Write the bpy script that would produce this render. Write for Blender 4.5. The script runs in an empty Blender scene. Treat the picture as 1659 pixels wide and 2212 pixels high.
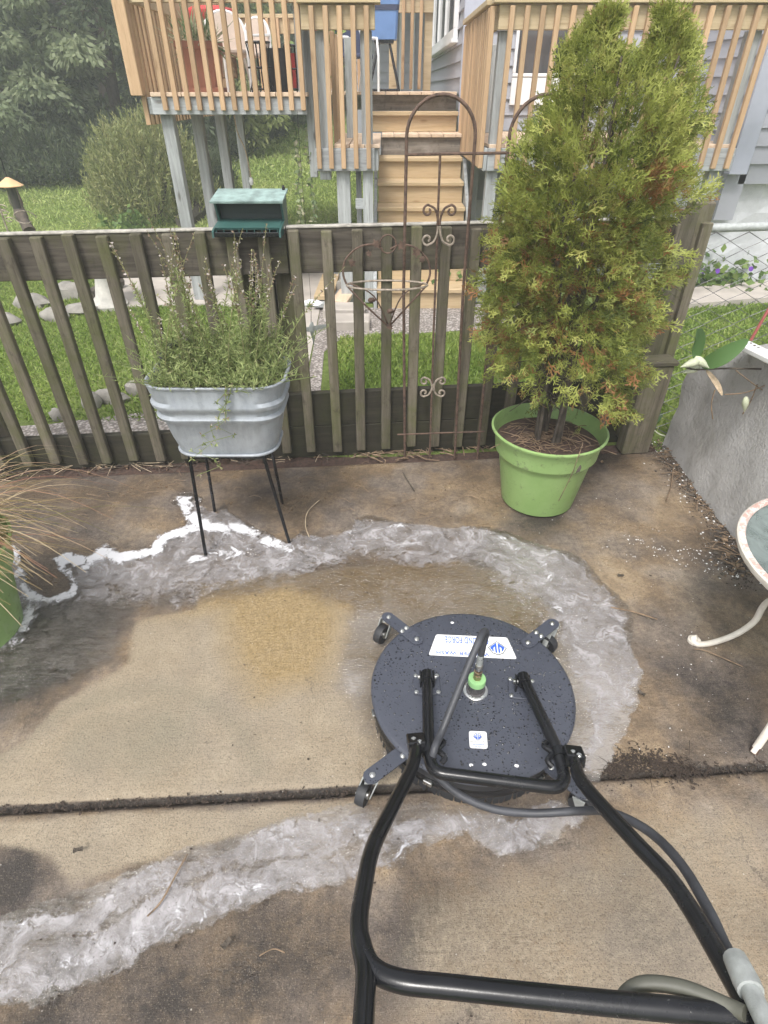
import bpy, math, random
import numpy as np
from mathutils import Vector, Matrix
random.seed(7); RNG = np.random.default_rng(7)
SC = bpy.context.scene
COL = SC.collection
R = math.radians

# ------------------------------------------------------------------ camera, sky, sun, exposure
CAM_H, PITCH = 1.6, R(36.2)
cam_d = bpy.data.cameras.new('camera'); cam = bpy.data.objects.new('camera', cam_d); COL.objects.link(cam)
cam.location = (0, 0, CAM_H); cam.rotation_euler = (math.pi/2 - PITCH, 0, 0)
cam_d.sensor_fit = 'VERTICAL'; cam_d.sensor_height = 36; cam_d.lens = 20.3
cam_d.clip_start = 0.02; cam_d.clip_end = 600
SC.camera = cam
SUN_EL, SUN_AZ = R(58), R(200)
world = bpy.data.worlds.new('World'); SC.world = world; world.use_nodes = True
wn = world.node_tree; wn.nodes.clear()
sky = wn.nodes.new('ShaderNodeTexSky'); sky.sky_type = 'NISHITA'; sky.sun_disc = False
sky.sun_elevation = SUN_EL; sky.sun_rotation = SUN_AZ; sky.air_density = 1.0; sky.dust_density = 4.0; sky.ozone_density = 1.0
hs = wn.nodes.new('ShaderNodeHueSaturation'); hs.inputs['Saturation'].default_value = 0.22
bg = wn.nodes.new('ShaderNodeBackground'); bg.inputs['Strength'].default_value = 0.15
wo = wn.nodes.new('ShaderNodeOutputWorld')
wn.links.new(sky.outputs[0], hs.inputs['Color']); wn.links.new(hs.outputs[0], bg.inputs['Color']); wn.links.new(bg.outputs[0], wo.inputs['Surface'])
sun_d = bpy.data.lights.new('sun', 'SUN'); sun_d.energy = 1.5; sun_d.angle = R(14); sun_d.color = (1, .96, .9)
sun = bpy.data.objects.new('sun', sun_d); COL.objects.link(sun)
# direction the light travels: from the sun (azimuth clockwise from +Y) down to the ground
_d = Vector((math.sin(SUN_AZ)*math.cos(SUN_EL), math.cos(SUN_AZ)*math.cos(SUN_EL), math.sin(SUN_EL)))
sun.rotation_euler = _d.to_track_quat('Z', 'Y').to_euler(); sun.location = (0, 0, 30)
SC.view_settings.view_transform = 'Standard'; SC.view_settings.look = 'None'
SC.view_settings.exposure = 0.84; SC.view_settings.gamma = 1
try: SC.view_settings.use_curve_mapping = False
except Exception: pass
SC.render.engine = 'CYCLES'
try:
    SC.cycles.use_denoising = True
    SC.cycles.transparent_max_bounces = 24; SC.cycles.max_bounces = 8; SC.cycles.volume_bounces = 1; SC.cycles.diffuse_bounces = 5
except Exception: pass

# ------------------------------------------------------------------ survey of the photograph: a sight line meets a level or an upright plane
CX, CY, F = 829.5, 1106.0, 1247.7
sp, cp = math.sin(PITCH), math.cos(PITCH)
def sight(u, v):
    a = (u-CX)/F; b = (v-CY)/F
    return a, cp-b*sp, -sp-b*cp
def gz(u, v, z=0.0):
    a, y, d = sight(u, v); t = (z-CAM_H)/d
    return Vector((a*t, y*t, z))
def gy(u, v, Y):
    a, y, d = sight(u, v); t = Y/y
    return Vector((a*t, Y, CAM_H+d*t))
def gx(u, v, X):
    a, y, d = sight(u, v); t = X/a
    return Vector((X, y*t, CAM_H+d*t))
def gp(u, v, n, p0):                                 # sight line with any plane
    a, y, d = sight(u, v); D = Vector((a, y, d)); o = Vector((0, 0, CAM_H))
    return o + D*((Vector(p0)-o).dot(n)/D.dot(n))
def fence_y(x): return 2.742 + .095*x
def ground_z(x, y):
    return -.12 if y < 2.7+.095*x else .085*max(0., y-9.0)**1.05

# ------------------------------------------------------------------ node helpers
class NT:
    def __init__(s, name):
        s.m = bpy.data.materials.new(name); s.m.use_nodes = True; s.t = s.m.node_tree; s.t.nodes.clear()
        s.out = s.n('ShaderNodeOutputMaterial')
    def n(s, ty, **k):
        nd = s.t.nodes.new(ty)
        for a, b in k.items(): setattr(nd, a, b)
        return nd
    def l(s, a, b): s.t.links.new(a, b)
    def val(s, sock, v):
        if hasattr(v, 'is_linked'): s.l(v, sock)
        else:
            if isinstance(v, (tuple, list)) and len(v) == 3 and sock.type == 'RGBA': v = (*v, 1)
            sock.default_value = v
    def coord(s, kind='Object', scale=(1,1,1), rnd=0.0):
        tc = s.n('ShaderNodeTexCoord'); mp = s.n('ShaderNodeMapping'); mp.inputs['Scale'].default_value = scale
        s.l(tc.outputs[kind], mp.inputs['Vector'])
        if rnd:
            oi = s.n('ShaderNodeObjectInfo'); mu = s.n('ShaderNodeMath', operation='MULTIPLY'); mu.inputs[1].default_value = rnd
            s.l(oi.outputs['Random'], mu.inputs[0]); cb = s.n('ShaderNodeCombineXYZ')
            for i in range(3): s.l(mu.outputs[0], cb.inputs[i])
            s.l(cb.outputs[0], mp.inputs['Location'])
        return mp.outputs[0]
    def world(s, scale=(1,1,1)):
        g = s.n('ShaderNodeNewGeometry'); mp = s.n('ShaderNodeMapping'); mp.inputs['Scale'].default_value = scale
        s.l(g.outputs['Position'], mp.inputs['Vector']); return mp.outputs[0]
    def noise(s, vec, scale, detail=4, rough=.55, dist=0.0, col=False):
        nd = s.n('ShaderNodeTexNoise'); s.l(vec, nd.inputs['Vector'])
        nd.inputs['Scale'].default_value = scale; nd.inputs['Detail'].default_value = detail
        nd.inputs['Roughness'].default_value = rough; nd.inputs['Distortion'].default_value = dist
        return nd.outputs['Color' if col else 'Fac']
    def vor(s, vec, scale, feature='F1', out='Distance', rnd=1.0):
        nd = s.n('ShaderNodeTexVoronoi', feature=feature); s.l(vec, nd.inputs['Vector']); nd.inputs['Scale'].default_value = scale
        nd.inputs['Randomness'].default_value = rnd
        return nd.outputs[out]
    def ramp(s, fac, *stops, interp='LINEAR'):
        nd = s.n('ShaderNodeValToRGB'); s.val(nd.inputs[0], fac); e = nd.color_ramp.elements; nd.color_ramp.interpolation = interp
        while len(e) < len(stops): e.new(.5)
        for k, (p, c) in enumerate(stops):
            e[k].position = p; e[k].color = (*c, 1) if isinstance(c, (tuple, list)) else (c, c, c, 1)
        return nd.outputs[0]
    def mix(s, fac, a, b, mode='MIX'):
        nd = s.n('ShaderNodeMix', data_type='RGBA', blend_type=mode)
        s.val(nd.inputs[0], fac); s.val(nd.inputs[6], a); s.val(nd.inputs[7], b); return nd.outputs[2]
    def math(s, op, a, b=0.0, clamp=False):
        nd = s.n('ShaderNodeMath', operation=op, use_clamp=clamp); s.val(nd.inputs[0], a); s.val(nd.inputs[1], b); return nd.outputs[0]
    def sstep(s, x, lo, hi):
        nd = s.n('ShaderNodeMapRange', interpolation_type='SMOOTHSTEP'); s.val(nd.inputs[0], x)
        nd.inputs[1].default_value = lo; nd.inputs[2].default_value = hi; return nd.outputs[0]
    def attr(s, name, out='Fac'):
        nd = s.n('ShaderNodeAttribute', attribute_name=name); return nd.outputs[out]
    def rand(s): return s.n('ShaderNodeObjectInfo').outputs['Random']
    def bump(s, h, strength=.3, dist=.01, normal=None):
        nd = s.n('ShaderNodeBump'); s.val(nd.inputs['Height'], h); nd.inputs['Strength'].default_value = strength; nd.inputs['Distance'].default_value = dist
        if normal is not None: s.l(normal, nd.inputs['Normal'])
        return nd.outputs[0]
    def bsdf(s, color, rough=.6, metal=0.0, normal=None, spec=.5, **k):
        nd = s.n('ShaderNodeBsdfPrincipled'); s.val(nd.inputs['Base Color'], color); s.val(nd.inputs['Roughness'], rough)
        s.val(nd.inputs['Metallic'], metal); s.val(nd.inputs['Specular IOR Level'], spec)
        if normal is not None: s.l(normal, nd.inputs['Normal'])
        for a, b in k.items(): s.val(nd.inputs[a], b)
        return nd.outputs[0]
    def done(s, sh): s.l(sh, s.out.inputs['Surface']); return s.m

def m_plain(name, c, rough=.6, metal=0.0, var=.15, sc=20, bump=.15, spec=.5):
    t = NT(name); v = t.coord('Object', rnd=9)
    n = t.noise(v, sc, 5); d = t.noise(v, sc*9, 2)
    lo = tuple(x*(1-var) for x in c); hi = tuple(min(1, x*(1+var)) for x in c)
    col = t.ramp(n, (.3, lo), (.7, hi))
    return t.done(t.bsdf(col, t.ramp(n, (.3, max(.02, rough-.08)), (.7, min(1, rough+.1))), metal, t.bump(d, bump, .003), spec))

def m_wood(name, c1, c2, dark, axis=2, moss=None, grain=1.0, rough=.75, knots=True, mossamt=.5, rvar=.25):
    t = NT(name)
    sc = [26*grain]*3; sc[axis] = 1.6*grain
    v = t.coord('Object', tuple(sc), rnd=30)
    g = t.noise(v, 1.6, 6, .62, .5); f = t.noise(v, 7, 3, .6)
    col = t.mix(t.ramp(g, (.32, 0.0), (.68, 1.0)), c1, c2)
    col = t.mix(t.math('MULTIPLY', t.ramp(f, (.55, 0.0), (.72, 1.0)), .55), col, dark)
    if knots:
        sk = [7.0]*3; sk[axis] = 2.4
        k = t.vor(t.coord('Object', tuple(sk), rnd=17), 1.1)
        col = t.mix(t.ramp(k, (.05, .8), (.13, 0.0)), col, dark)
    if moss:
        w = t.world(); mn = t.noise(w, 6, 6, .7); mm = t.ramp(mn, (.62-.3*mossamt, 0.0), (.85-.25*mossamt, 1.0))
        col = t.mix(t.math('MULTIPLY', mm, .75), col, moss)
        pat = t.noise(t.world((1,1,.6)), 22, 5, .7)
        col = t.mix(t.math('MULTIPLY', t.ramp(pat, (.56, 0.0), (.7, 1.0)), .6), col, dark)
    rv = t.math('ADD', t.math('MULTIPLY', t.rand(), rvar), 1-rvar*.5)
    col = t.mix(1.0, col, t.n('ShaderNodeCombineColor').outputs[0], 'MULTIPLY') if False else col
    hsv = t.n('ShaderNodeHueSaturation'); t.l(col, hsv.inputs['Color']); t.l(rv, hsv.inputs['Value'])
    return t.done(t.bsdf(hsv.outputs[0], rough, 0, t.bump(t.math('ADD', g, t.math('MULTIPLY', f, .5)), .5, .004), .35))

def m_leaf(name, cols, rough=.5, trans=.35, attr='v', objvar=.25):
    t = NT(name); a = t.attr(attr); n = len(cols)
    col = t.ramp(a, *[(i/(n-1), c) for i, c in enumerate(cols)])
    rv = t.math('ADD', t.math('MULTIPLY', t.rand(), objvar), 1-objvar*.5)
    hsv = t.n('ShaderNodeHueSaturation'); t.l(col, hsv.inputs['Color']); t.l(rv, hsv.inputs['Value'])
    b = t.bsdf(hsv.outputs[0], rough, 0, None, .3)
    tr = t.n('ShaderNodeBsdfTranslucent'); t.l(hsv.outputs[0], tr.inputs['Color'])
    mx = t.n('ShaderNodeMixShader'); mx.inputs[0].default_value = trans; t.l(b, mx.inputs[1]); t.l(tr.outputs[0], mx.inputs[2])
    return t.done(mx.outputs[0])

M = {}
M['fence'] = m_wood('weathered_fence_wood', (.080,.068,.049), (.165,.145,.110), (.034,.027,.018), 2, (.078,.086,.026), 1.0, .85, mossamt=.66, rvar=.5)
M['fence_h'] = m_wood('weathered_fence_board', (.050,.042,.033), (.122,.106,.085), (.028,.023,.017), 0, (.078,.08,.029), 1.0, .85, mossamt=.5)
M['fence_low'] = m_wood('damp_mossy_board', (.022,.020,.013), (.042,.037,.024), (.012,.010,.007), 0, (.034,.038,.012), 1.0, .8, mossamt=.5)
M['fence_top'] = m_plain('bleached_board_edge', (.36,.34,.30), .9, 0, .4, 30)
M['oldwood'] = m_wood('grey_old_post_wood', (.27,.28,.28), (.44,.46,.46), (.11,.10,.09), 2, None, .8, .85)
M['oldwood_h'] = m_wood('grey_old_rim_wood', (.27,.285,.29), (.42,.44,.45), (.14,.13,.12), 0, None, .8, .85)
M['newwood'] = m_wood('new_pine_upright', (.41,.265,.15), (.50,.345,.21), (.26,.155,.08), 2, None, .8, .65, rvar=.38)
M['newwood_h'] = m_wood('new_pine_level', (.43,.315,.18), (.52,.40,.25), (.33,.22,.115), 0, None, .7, .65, rvar=.12)
M['newwood_y'] = m_wood('new_pine_lengthways', (.55,.41,.29), (.66,.52,.39), (.45,.32,.22), 1, None, .7, .7, rvar=.15)
M['rail'] = m_wood('tan_rail_wood', (.45,.35,.21), (.57,.46,.30), (.30,.21,.12), 0, None, .7, .7, rvar=.08)
M['skirt'] = m_wood('stained_skirt_wood', (.13,.11,.09), (.27,.24,.21), (.06,.05,.04), 0, (.36,.33,.30), .7, .85, mossamt=.4)
M['siding'] = m_plain('grey_lap_siding', (.345,.352,.39), .6, 0, .06, 6, .1)
M['trimgrey'] = m_plain('grey_trim_paint', (.40,.42,.50), .55, 0, .05, 8, .1)
M['white'] = m_plain('white_paint', (.78,.78,.78), .45, 0, .04, 12, .05)
M['foundation'] = m_plain('white_painted_rough_wall', (.58,.59,.62), .8, 0, .12, 9, .9)
M['roof'] = m_plain('grey_green_roof', (.26,.29,.25), .85, 0, .25, 14, .5)
def m_glass():
    t = NT('window_glass'); n = t.noise(t.coord('Object'), 2.5, 3)
    return t.done(t.bsdf(t.ramp(n, (.3, (.03,.035,.04)), (.7, (.09,.08,.08))), .06, 0, None, .8))
M['glass'] = m_glass()
M['rust'] = m_plain('rusty_iron', (.13,.085,.065), .7, .4, .5, 60, .6)
M['rustlight'] = m_plain('worn_pale_iron', (.34,.29,.24), .6, .5, .45, 70, .5)
def m_black():
    t = NT('worn_black_powder_coat'); w = t.coord('Object'); n = t.noise(w, 9, 5, .65); n2 = t.noise(w, 70, 6, .75); n3 = t.noise(w, 4, 3)
    ch = t.math('MULTIPLY', t.ramp(n2, (.66, 0.0), (.69, 1.0)), t.ramp(n3, (.50, 0.0), (.60, 1.0)))
    col = t.ramp(n, (.3, (.005,.0055,.007)), (.7, (.013,.0135,.016))); col = t.mix(t.ramp(t.noise(w, 28, 5, .7), (.55, 0.0), (.72, .4)), col, (.022,.022,.025)); col = t.mix(ch, col, (.45,.44,.42))
    return t.done(t.bsdf(col, t.ramp(n, (.3, .14), (.7, .32)), 0, t.bump(n2, .10, .002), .4))
M['black'] = m_black()
M['blackmatte'] = m_plain('dull_black_rubber', (.022,.023,.026), .55, 0, .35, 30, .2)
M['hose'] = m_plain('grey_black_hose', (.045,.047,.055), .5, 0, .35, 18, .2)
M['hosegreen'] = m_plain('olive_grey_hose', (.10,.10,.08), .55, 0, .25, 12, .1)
M['steel'] = m_plain('bright_steel', (.62,.62,.60), .28, 1, .15, 40, .1)
M['brass'] = m_plain('dull_brass', (.38,.29,.20), .38, 1, .25, 40, .2)
M['greycap'] = m_plain('grey_coupling', (.42,.44,.43), .5, .3, .2, 50, .3)
M['greencap'] = m_plain('green_swivel_cap', (.27,.50,.22), .3, 0, .08, 20, .05)
M['decal'] = m_plain('white_decal', (.82,.82,.82), .35, 0, .02, 30, .02)
M['blue'] = m_plain('blue_print', (.035,.12,.55), .5, 0, .05, 30, .02)
M['greyprint'] = m_plain('grey_print', (.16,.17,.16), .5, 0, .05, 30, .02)
M['soil'] = m_plain('dark_soil', (.045,.032,.024), .95, 0, .5, 40, 1.0)
M['mulch'] = m_plain('red_brown_mulch', (.075,.046,.035), .95, 0, .5, 60, 1.0)
M['copper'] = m_plain('copper_cone', (.85,.55,.30), .35, .3, .1, 20, .1)
M['terracotta'] = m_plain('terracotta', (.36,.15,.095), .75, 0, .12, 12, .2)
M['beige'] = m_plain('beige_sling', (.56,.46,.39), .7, 0, .08, 20, .2)
M['redcloth'] = m_plain('red_cloth', (.5,.05,.05), .7, 0, .15, 12, .2)
M['pink'] = m_plain('pink_petals', (.75,.08,.22), .6, 0, .2, 30, .1)
M['purple'] = m_plain('purple_petals', (.12,.03,.30), .6, 0, .2, 30, .1)
M['bluebin'] = m_plain('blue_plastic', (.12,.22,.44), .45, 0, .1, 9, .1)
M['navy'] = m_plain('navy_fabric', (.04,.05,.10), .7, 0, .15, 20, .2)
M['stone'] = m_plain('field_stone', (.26,.245,.22), .85, 0, .3, 14, .8)
M['log'] = m_plain('dark_log', (.10,.085,.07), .9, 0, .45, 18, 1.0)
M['bark'] = m_plain('rough_bark', (.085,.07,.055), .95, 0, .45, 22, 1.0)
M['twig'] = m_plain('dry_twig', (.20,.14,.09), .9, 0, .5, 40, .3)
M['palelead'] = m_plain('pale_dry_leaf', (.45,.36,.25), .8, 0, .4, 40, .3)
M['pathconc'] = m_plain('grey_path_concrete', (.42,.38,.34), .85, 0, .18, 5, .5)
M['birdbath'] = m_plain('pale_cast_concrete', (.50,.48,.44), .85, 0, .2, 16, .6)

# ------------------------------------------------------------------ mesh helpers
WL = {}
def cr(pts, n=8, closed=False):
    P = [Vector(p) for p in pts]; out = []
    m = len(P); rng = range(m if closed else m-1)
    for i in rng:
        if closed: p0, p1, p2, p3 = P[(i-1)%m], P[i], P[(i+1)%m], P[(i+2)%m]
        else: p0, p1, p2, p3 = P[max(i-1,0)], P[i], P[i+1], P[min(i+2,m-1)]
        for k in range(n):
            t = k/n
            out.append(.5*((2*p1)+(p2-p0)*t+(2*p0-5*p1+4*p2-p3)*t*t+(3*p1-p0-3*p2+p3)*t**3))
    if not closed: out.append(P[-1])
    return out
def fillet(pts, r, n=5):
    P = [Vector(p) for p in pts]; out = [P[0]]
    for i in range(1, len(P)-1):
        a = P[i-1]-P[i]; b = P[i+1]-P[i]; rr = min(r, a.length*.48, b.length*.48)
        s, e = P[i]+a.normalized()*rr, P[i]+b.normalized()*rr
        for k in range(n+1):
            t = k/n; out.append(s*(1-t)**2+P[i]*2*t*(1-t)+e*t*t)
    out.append(P[-1]); return out
class MB:
    def __init__(s): s.v = []; s.f = []; s.att = []
    def add(s, vs, fs):
        b = len(s.v); s.v += [Vector(p) for p in vs]; s.f += [tuple(i+b for i in f) for f in fs]; return s
    def box(s, c, d, rot=None, ch=0.0):
        c = Vector(c); hx, hy, hz = d[0]/2, d[1]/2, d[2]/2
        if ch <= 0:
            vs = [Vector((x*hx, y*hy, z*hz)) for x in (-1,1) for y in (-1,1) for z in (-1,1)]
            fs = [(0,1,3,2),(4,6,7,5),(0,4,5,1),(2,3,7,6),(0,2,6,4),(1,5,7,3)]
        else:
            ch = min(ch, hx*.45, hy*.45, hz*.45); vs = []; ix = {}
            for x in (-1,1):
                for y in (-1,1):
                    for z in (-1,1):
                        for ax in range(3):
                            p = [x*hx, y*hy, z*hz]
                            for k in range(3):
                                if k != ax: p[k] -= (x,y,z)[k]*ch
                            ix[x,y,z,ax] = len(vs); vs.append(Vector(p))
            fs = []
            for sx in (-1,1):
                for ax in range(3):
                    o = [k for k in range(3) if k != ax]; loop = []
                    for a, b in ((-1,-1),(1,-1),(1,1),(-1,1)):
                        q = [0,0,0]; q[ax] = sx; q[o[0]] = a; q[o[1]] = b; loop.append(ix[(*q, ax)])
                    fs.append(tuple(loop))
            for ax in range(3):
                o = [k for k in range(3) if k != ax]
                for a in (-1,1):
                    for b in (-1,1):
                        q = [0,0,0]; q[o[0]] = a; q[o[1]] = b
                        q0 = q[:]; q0[ax] = -1; q1 = q[:]; q1[ax] = 1
                        fs.append((ix[(*q0,o[0])], ix[(*q1,o[0])], ix[(*q1,o[1])], ix[(*q0,o[1])]))
            for x in (-1,1):
                for y in (-1,1):
                    for z in (-1,1): fs.append((ix[x,y,z,0], ix[x,y,z,1], ix[x,y,z,2]))
        if rot is not None: vs = [rot @ p for p in vs]
        return s.add([p+c for p in vs], fs)
    def bar(s, a, b, w, h, up=(0,0,1), ch=0.0):
        a, b = Vector(a), Vector(b); z = (b-a); L = z.length; z.normalize()
        x = z.cross(Vector(up)) if abs(z.dot(Vector(up))) < .98 else z.cross(Vector((0,1,0)))
        x.normalize(); y = z.cross(x); rot = Matrix((x, y, z)).transposed()
        return s.box((a+b)/2, (w, h, L), rot, ch)
    def tube(s, pts, r, seg=8, closed=False, cap=True):
        P = [Vector(p) for p in pts]; n = len(P); rr = r if isinstance(r, (list, tuple)) else [r]*n
        T = []
        for i in range(n):
            a = P[(i-1)%n] if closed or i > 0 else P[i]; b = P[(i+1)%n] if closed or i < n-1 else P[i]
            d = b-a; T.append(d.normalized() if d.length > 1e-9 else Vector((0,0,1)))
        u = T[0].orthogonal().normalized(); vs = []
        for i in range(n):
            if i: u = (u - T[i]*u.dot(T[i])); u = u.normalized() if u.length > 1e-6 else T[i].orthogonal().normalized()
            w = T[i].cross(u)
            for k in range(seg):
                an = 2*math.pi*k/seg; vs.append(P[i]+(u*math.cos(an)+w*math.sin(an))*rr[i])
        fs = []
        for i in range(n if closed else n-1):
            j = (i+1) % n
            for k in range(seg):
                k2 = (k+1) % seg; fs.append((i*seg+k, i*seg+k2, j*seg+k2, j*seg+k))
        if cap and not closed: fs += [tuple(range(seg))[::-1], tuple((n-1)*seg+k for k in range(seg))]
        return s.add(vs, fs)
    def lathe(s, prof, c=(0,0,0), seg=24, rot=None, sx=1, sy=1, cap=True):
        c = Vector(c); vs = []; fs = []
        for r, z in prof:
            for k in range(seg):
                an = 2*math.pi*k/seg; p = Vector((r*math.cos(an)*sx, r*math.sin(an)*sy, z)); vs.append((rot @ p if rot is not None else p)+c)
        for i in range(len(prof)-1):
            for k in range(seg):
                k2 = (k+1) % seg; fs.append((i*seg+k, i*seg+k2, (i+1)*seg+k2, (i+1)*seg+k))
        if cap and prof[0][0] > 1e-5: fs.append(tuple(range(seg))[::-1])
        if cap and prof[-1][0] > 1e-5: fs.append(tuple((len(prof)-1)*seg+k for k in range(seg)))
        return s.add(vs, fs)
    def prism(s, poly, z0, z1, fn=None):
        n = len(poly); vs = [Vector((p[0], p[1], z0)) for p in poly]+[Vector((p[0], p[1], z1)) for p in poly]
        if fn: vs = [fn(p) for p in vs]
        return s.add(vs, [tuple(range(n))[::-1], tuple(range(n, 2*n))]+[(i, (i+1)%n, n+(i+1)%n, n+i) for i in range(n)])
    def rock(s, c, d, seed=0):
        rr = random.Random(seed); vs = []; fs = []; c = Vector(c); L, S = 6, 9
        for i in range(L+1):
            ph = math.pi*i/L
            for k in range(S):
                th = 2*math.pi*k/S; q = 1+rr.uniform(-.18, .18) if 0 < i < L else 1
                vs.append(c+Vector((d[0]/2*math.sin(ph)*math.cos(th)*q, d[1]/2*math.sin(ph)*math.sin(th)*q, -d[2]/2*math.cos(ph)*q)))
        for i in range(L):
            for k in range(S): fs.append((i*S+k, i*S+(k+1)%S, (i+1)*S+(k+1)%S, (i+1)*S+k))
        return s.add(vs, fs)
    def build(s, name, mat, parent=None, smooth=False, origin=None, **kw):
        vs = np.array([tuple(p) for p in s.v]); 
        o0 = Vector(origin) if origin is not None else Vector(((vs.min(0)+vs.max(0))/2).tolist())
        me = bpy.data.meshes.new(name); me.from_pydata((vs-np.array(o0)).tolist(), [], s.f)
        me.materials.append(M[mat] if isinstance(mat, str) else mat)
        return place(name, me, o0, parent, smooth, **kw)
def place(name, me, loc, parent=None, smooth=False, rot=None, label=None, cat=None, group=None, kind=None):
    o = bpy.data.objects.new(name, me); COL.objects.link(o); loc = Vector(loc); WL[o] = loc
    if parent is not None: o.parent = parent; o.location = loc-WL[parent]
    else: o.location = loc
    if rot: o.rotation_euler = rot
    if smooth:
        me.polygons.foreach_set('use_smooth', [True]*len(me.polygons))
        try: me.set_sharp_from_angle(angle=R(40))
        except Exception: pass
    tag(o, label, cat, group, kind); return o
def tag(o, label=None, cat=None, group=None, kind=None):
    for k, v in (('label', label), ('category', cat), ('group', group), ('kind', kind)):
        if v: o[k] = v
    return o
def thing(name, loc, label, cat, group=None):
    o = bpy.data.objects.new(name, None); COL.objects.link(o); o.location = loc; WL[o] = Vector(loc); o.empty_display_size = .1
    return tag(o, label, cat, group)
def struct(mb, name, mat, smooth=False, kind='structure'): return mb.build(name, mat, None, smooth, origin=(0,0,0), kind=kind)
def mesh_np(name, V, Fq, mat, att=None, smooth=False):
    me = bpy.data.meshes.new(name); V = np.asarray(V, dtype=np.float32); Fq = np.asarray(Fq, dtype=np.int32); k = Fq.shape[1]
    me.vertices.add(len(V)); me.vertices.foreach_set('co', V.ravel())
    me.loops.add(Fq.size); me.loops.foreach_set('vertex_index', Fq.ravel())
    me.polygons.add(len(Fq)); me.polygons.foreach_set('loop_start', np.arange(len(Fq), dtype=np.int32)*k)
    try: me.polygons.foreach_set('loop_total', np.full(len(Fq), k, dtype=np.int32))
    except Exception: pass
    for nm, arr in (att or {}).items():
        a = me.attributes.new(nm, 'FLOAT', 'POINT'); a.data.foreach_set('value', np.asarray(arr, dtype=np.float32))
    me.update(calc_edges=True); me.validate()
    if smooth: me.polygons.foreach_set('use_smooth', [True]*len(me.polygons))
    me.materials.append(M[mat] if isinstance(mat, str) else mat); return me
def leaf_quads(C, D, N, L, W, val):
    """diamond leaves: base C, direction D, normal N, length L, width W -> verts, faces, attribute"""
    D = D/np.linalg.norm(D, axis=1, keepdims=True); S = np.cross(D, N); S /= np.linalg.norm(S, axis=1, keepdims=True)+1e-9
    n = len(C); L = np.broadcast_to(L, n)[:, None]; W = np.broadcast_to(W, n)[:, None]
    V = np.stack([C, C+D*L*.45+S*W*.5, C+D*L, C+D*L*.45-S*W*.5], 1).reshape(-1, 3)
    return V, np.arange(4*n).reshape(-1, 4), np.repeat(val, 4)
def rdir(n, up=0.0):
    d = RNG.normal(size=(n, 3)); d[:, 2] += up; return d/np.linalg.norm(d, axis=1, keepdims=True)
class Acc:
    def __init__(s): s.V = []; s.F = []; s.A = []; s.n = 0
    def add(s, V, Fq, A):
        s.V.append(V); s.F.append(Fq+s.n); s.A.append(A); s.n += len(V)
    def mesh(s, name, mat): return mesh_np(name, np.concatenate(s.V), np.concatenate(s.F), mat, {'v': np.concatenate(s.A)})
    def tubes(s, pts, r0, r1, val, seg=4):
        P = np.array([tuple(p) for p in pts]); n = len(P); T = np.gradient(P, axis=0); T /= np.linalg.norm(T, axis=1, keepdims=True)+1e-9
        ref = np.array([.3, .9, .2]); U = np.cross(T, ref); U /= np.linalg.norm(U, axis=1, keepdims=True)+1e-9; Wv = np.cross(T, U)
        rr = np.linspace(r0, r1, n)[:, None]; V = []
        for k in range(seg):
            a = 2*math.pi*k/seg; V.append(P+(U*math.cos(a)+Wv*math.sin(a))*rr)
        V = np.stack(V, 1).reshape(-1, 3); Fq = []
        for i in range(n-1):
            for k in range(seg): Fq.append((i*seg+k, i*seg+(k+1)%seg, (i+1)*seg+(k+1)%seg, (i+1)*seg+k))
        s.add(V, np.array(Fq), np.full(len(V), val))

# ------------------------------------------------------------------ GROUND, patio, path
def m_lawn():
    t = NT('lawn_soil_and_grass'); w = t.world()
    n1 = t.noise(w, .7, 5, .6); n2 = t.noise(w, 22, 6, .7); n3 = t.noise(w, 90, 3, .7)
    col = t.ramp(n1, (.3, (.15,.21,.05)), (.55, (.23,.30,.08)), (.75, (.33,.35,.13)))
    col = t.mix(t.ramp(n2, (.35, .55), (.6, 0.0)), col, (.05,.08,.018))
    col = t.mix(t.ramp(n3, (.55, 0.0), (.75, .4)), col, (.26,.28,.09))
    return t.done(t.bsdf(col, .9, 0, t.bump(t.math('ADD', n2, n3), .9, .03), .2))
M['lawn'] = m_lawn()
xs = sorted(set([-80,-50,-30,-20,-14]+[round(-10+.5*i, 2) for i in range(41)]+[14,20,30,50,80]))
ys = sorted(set([-30,-12,-5,-2,0,1,2]+[round(2.3+.05*i, 2) for i in range(20)]+[round(3.5+.5*i, 2) for i in range(40)]+[26,30,36,44,55,70,95]))
V = [(x, y, ground_z(x, y)) for y in ys for x in xs]; nx = len(xs)
Fq = [(j*nx+i, j*nx+i+1, (j+1)*nx+i+1, (j+1)*nx+i) for j in range(len(ys)-1) for i in range(nx-1)]
place('ground', mesh_np('ground', V, Fq, 'lawn', smooth=True), (0,0,0), kind='structure')

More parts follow.
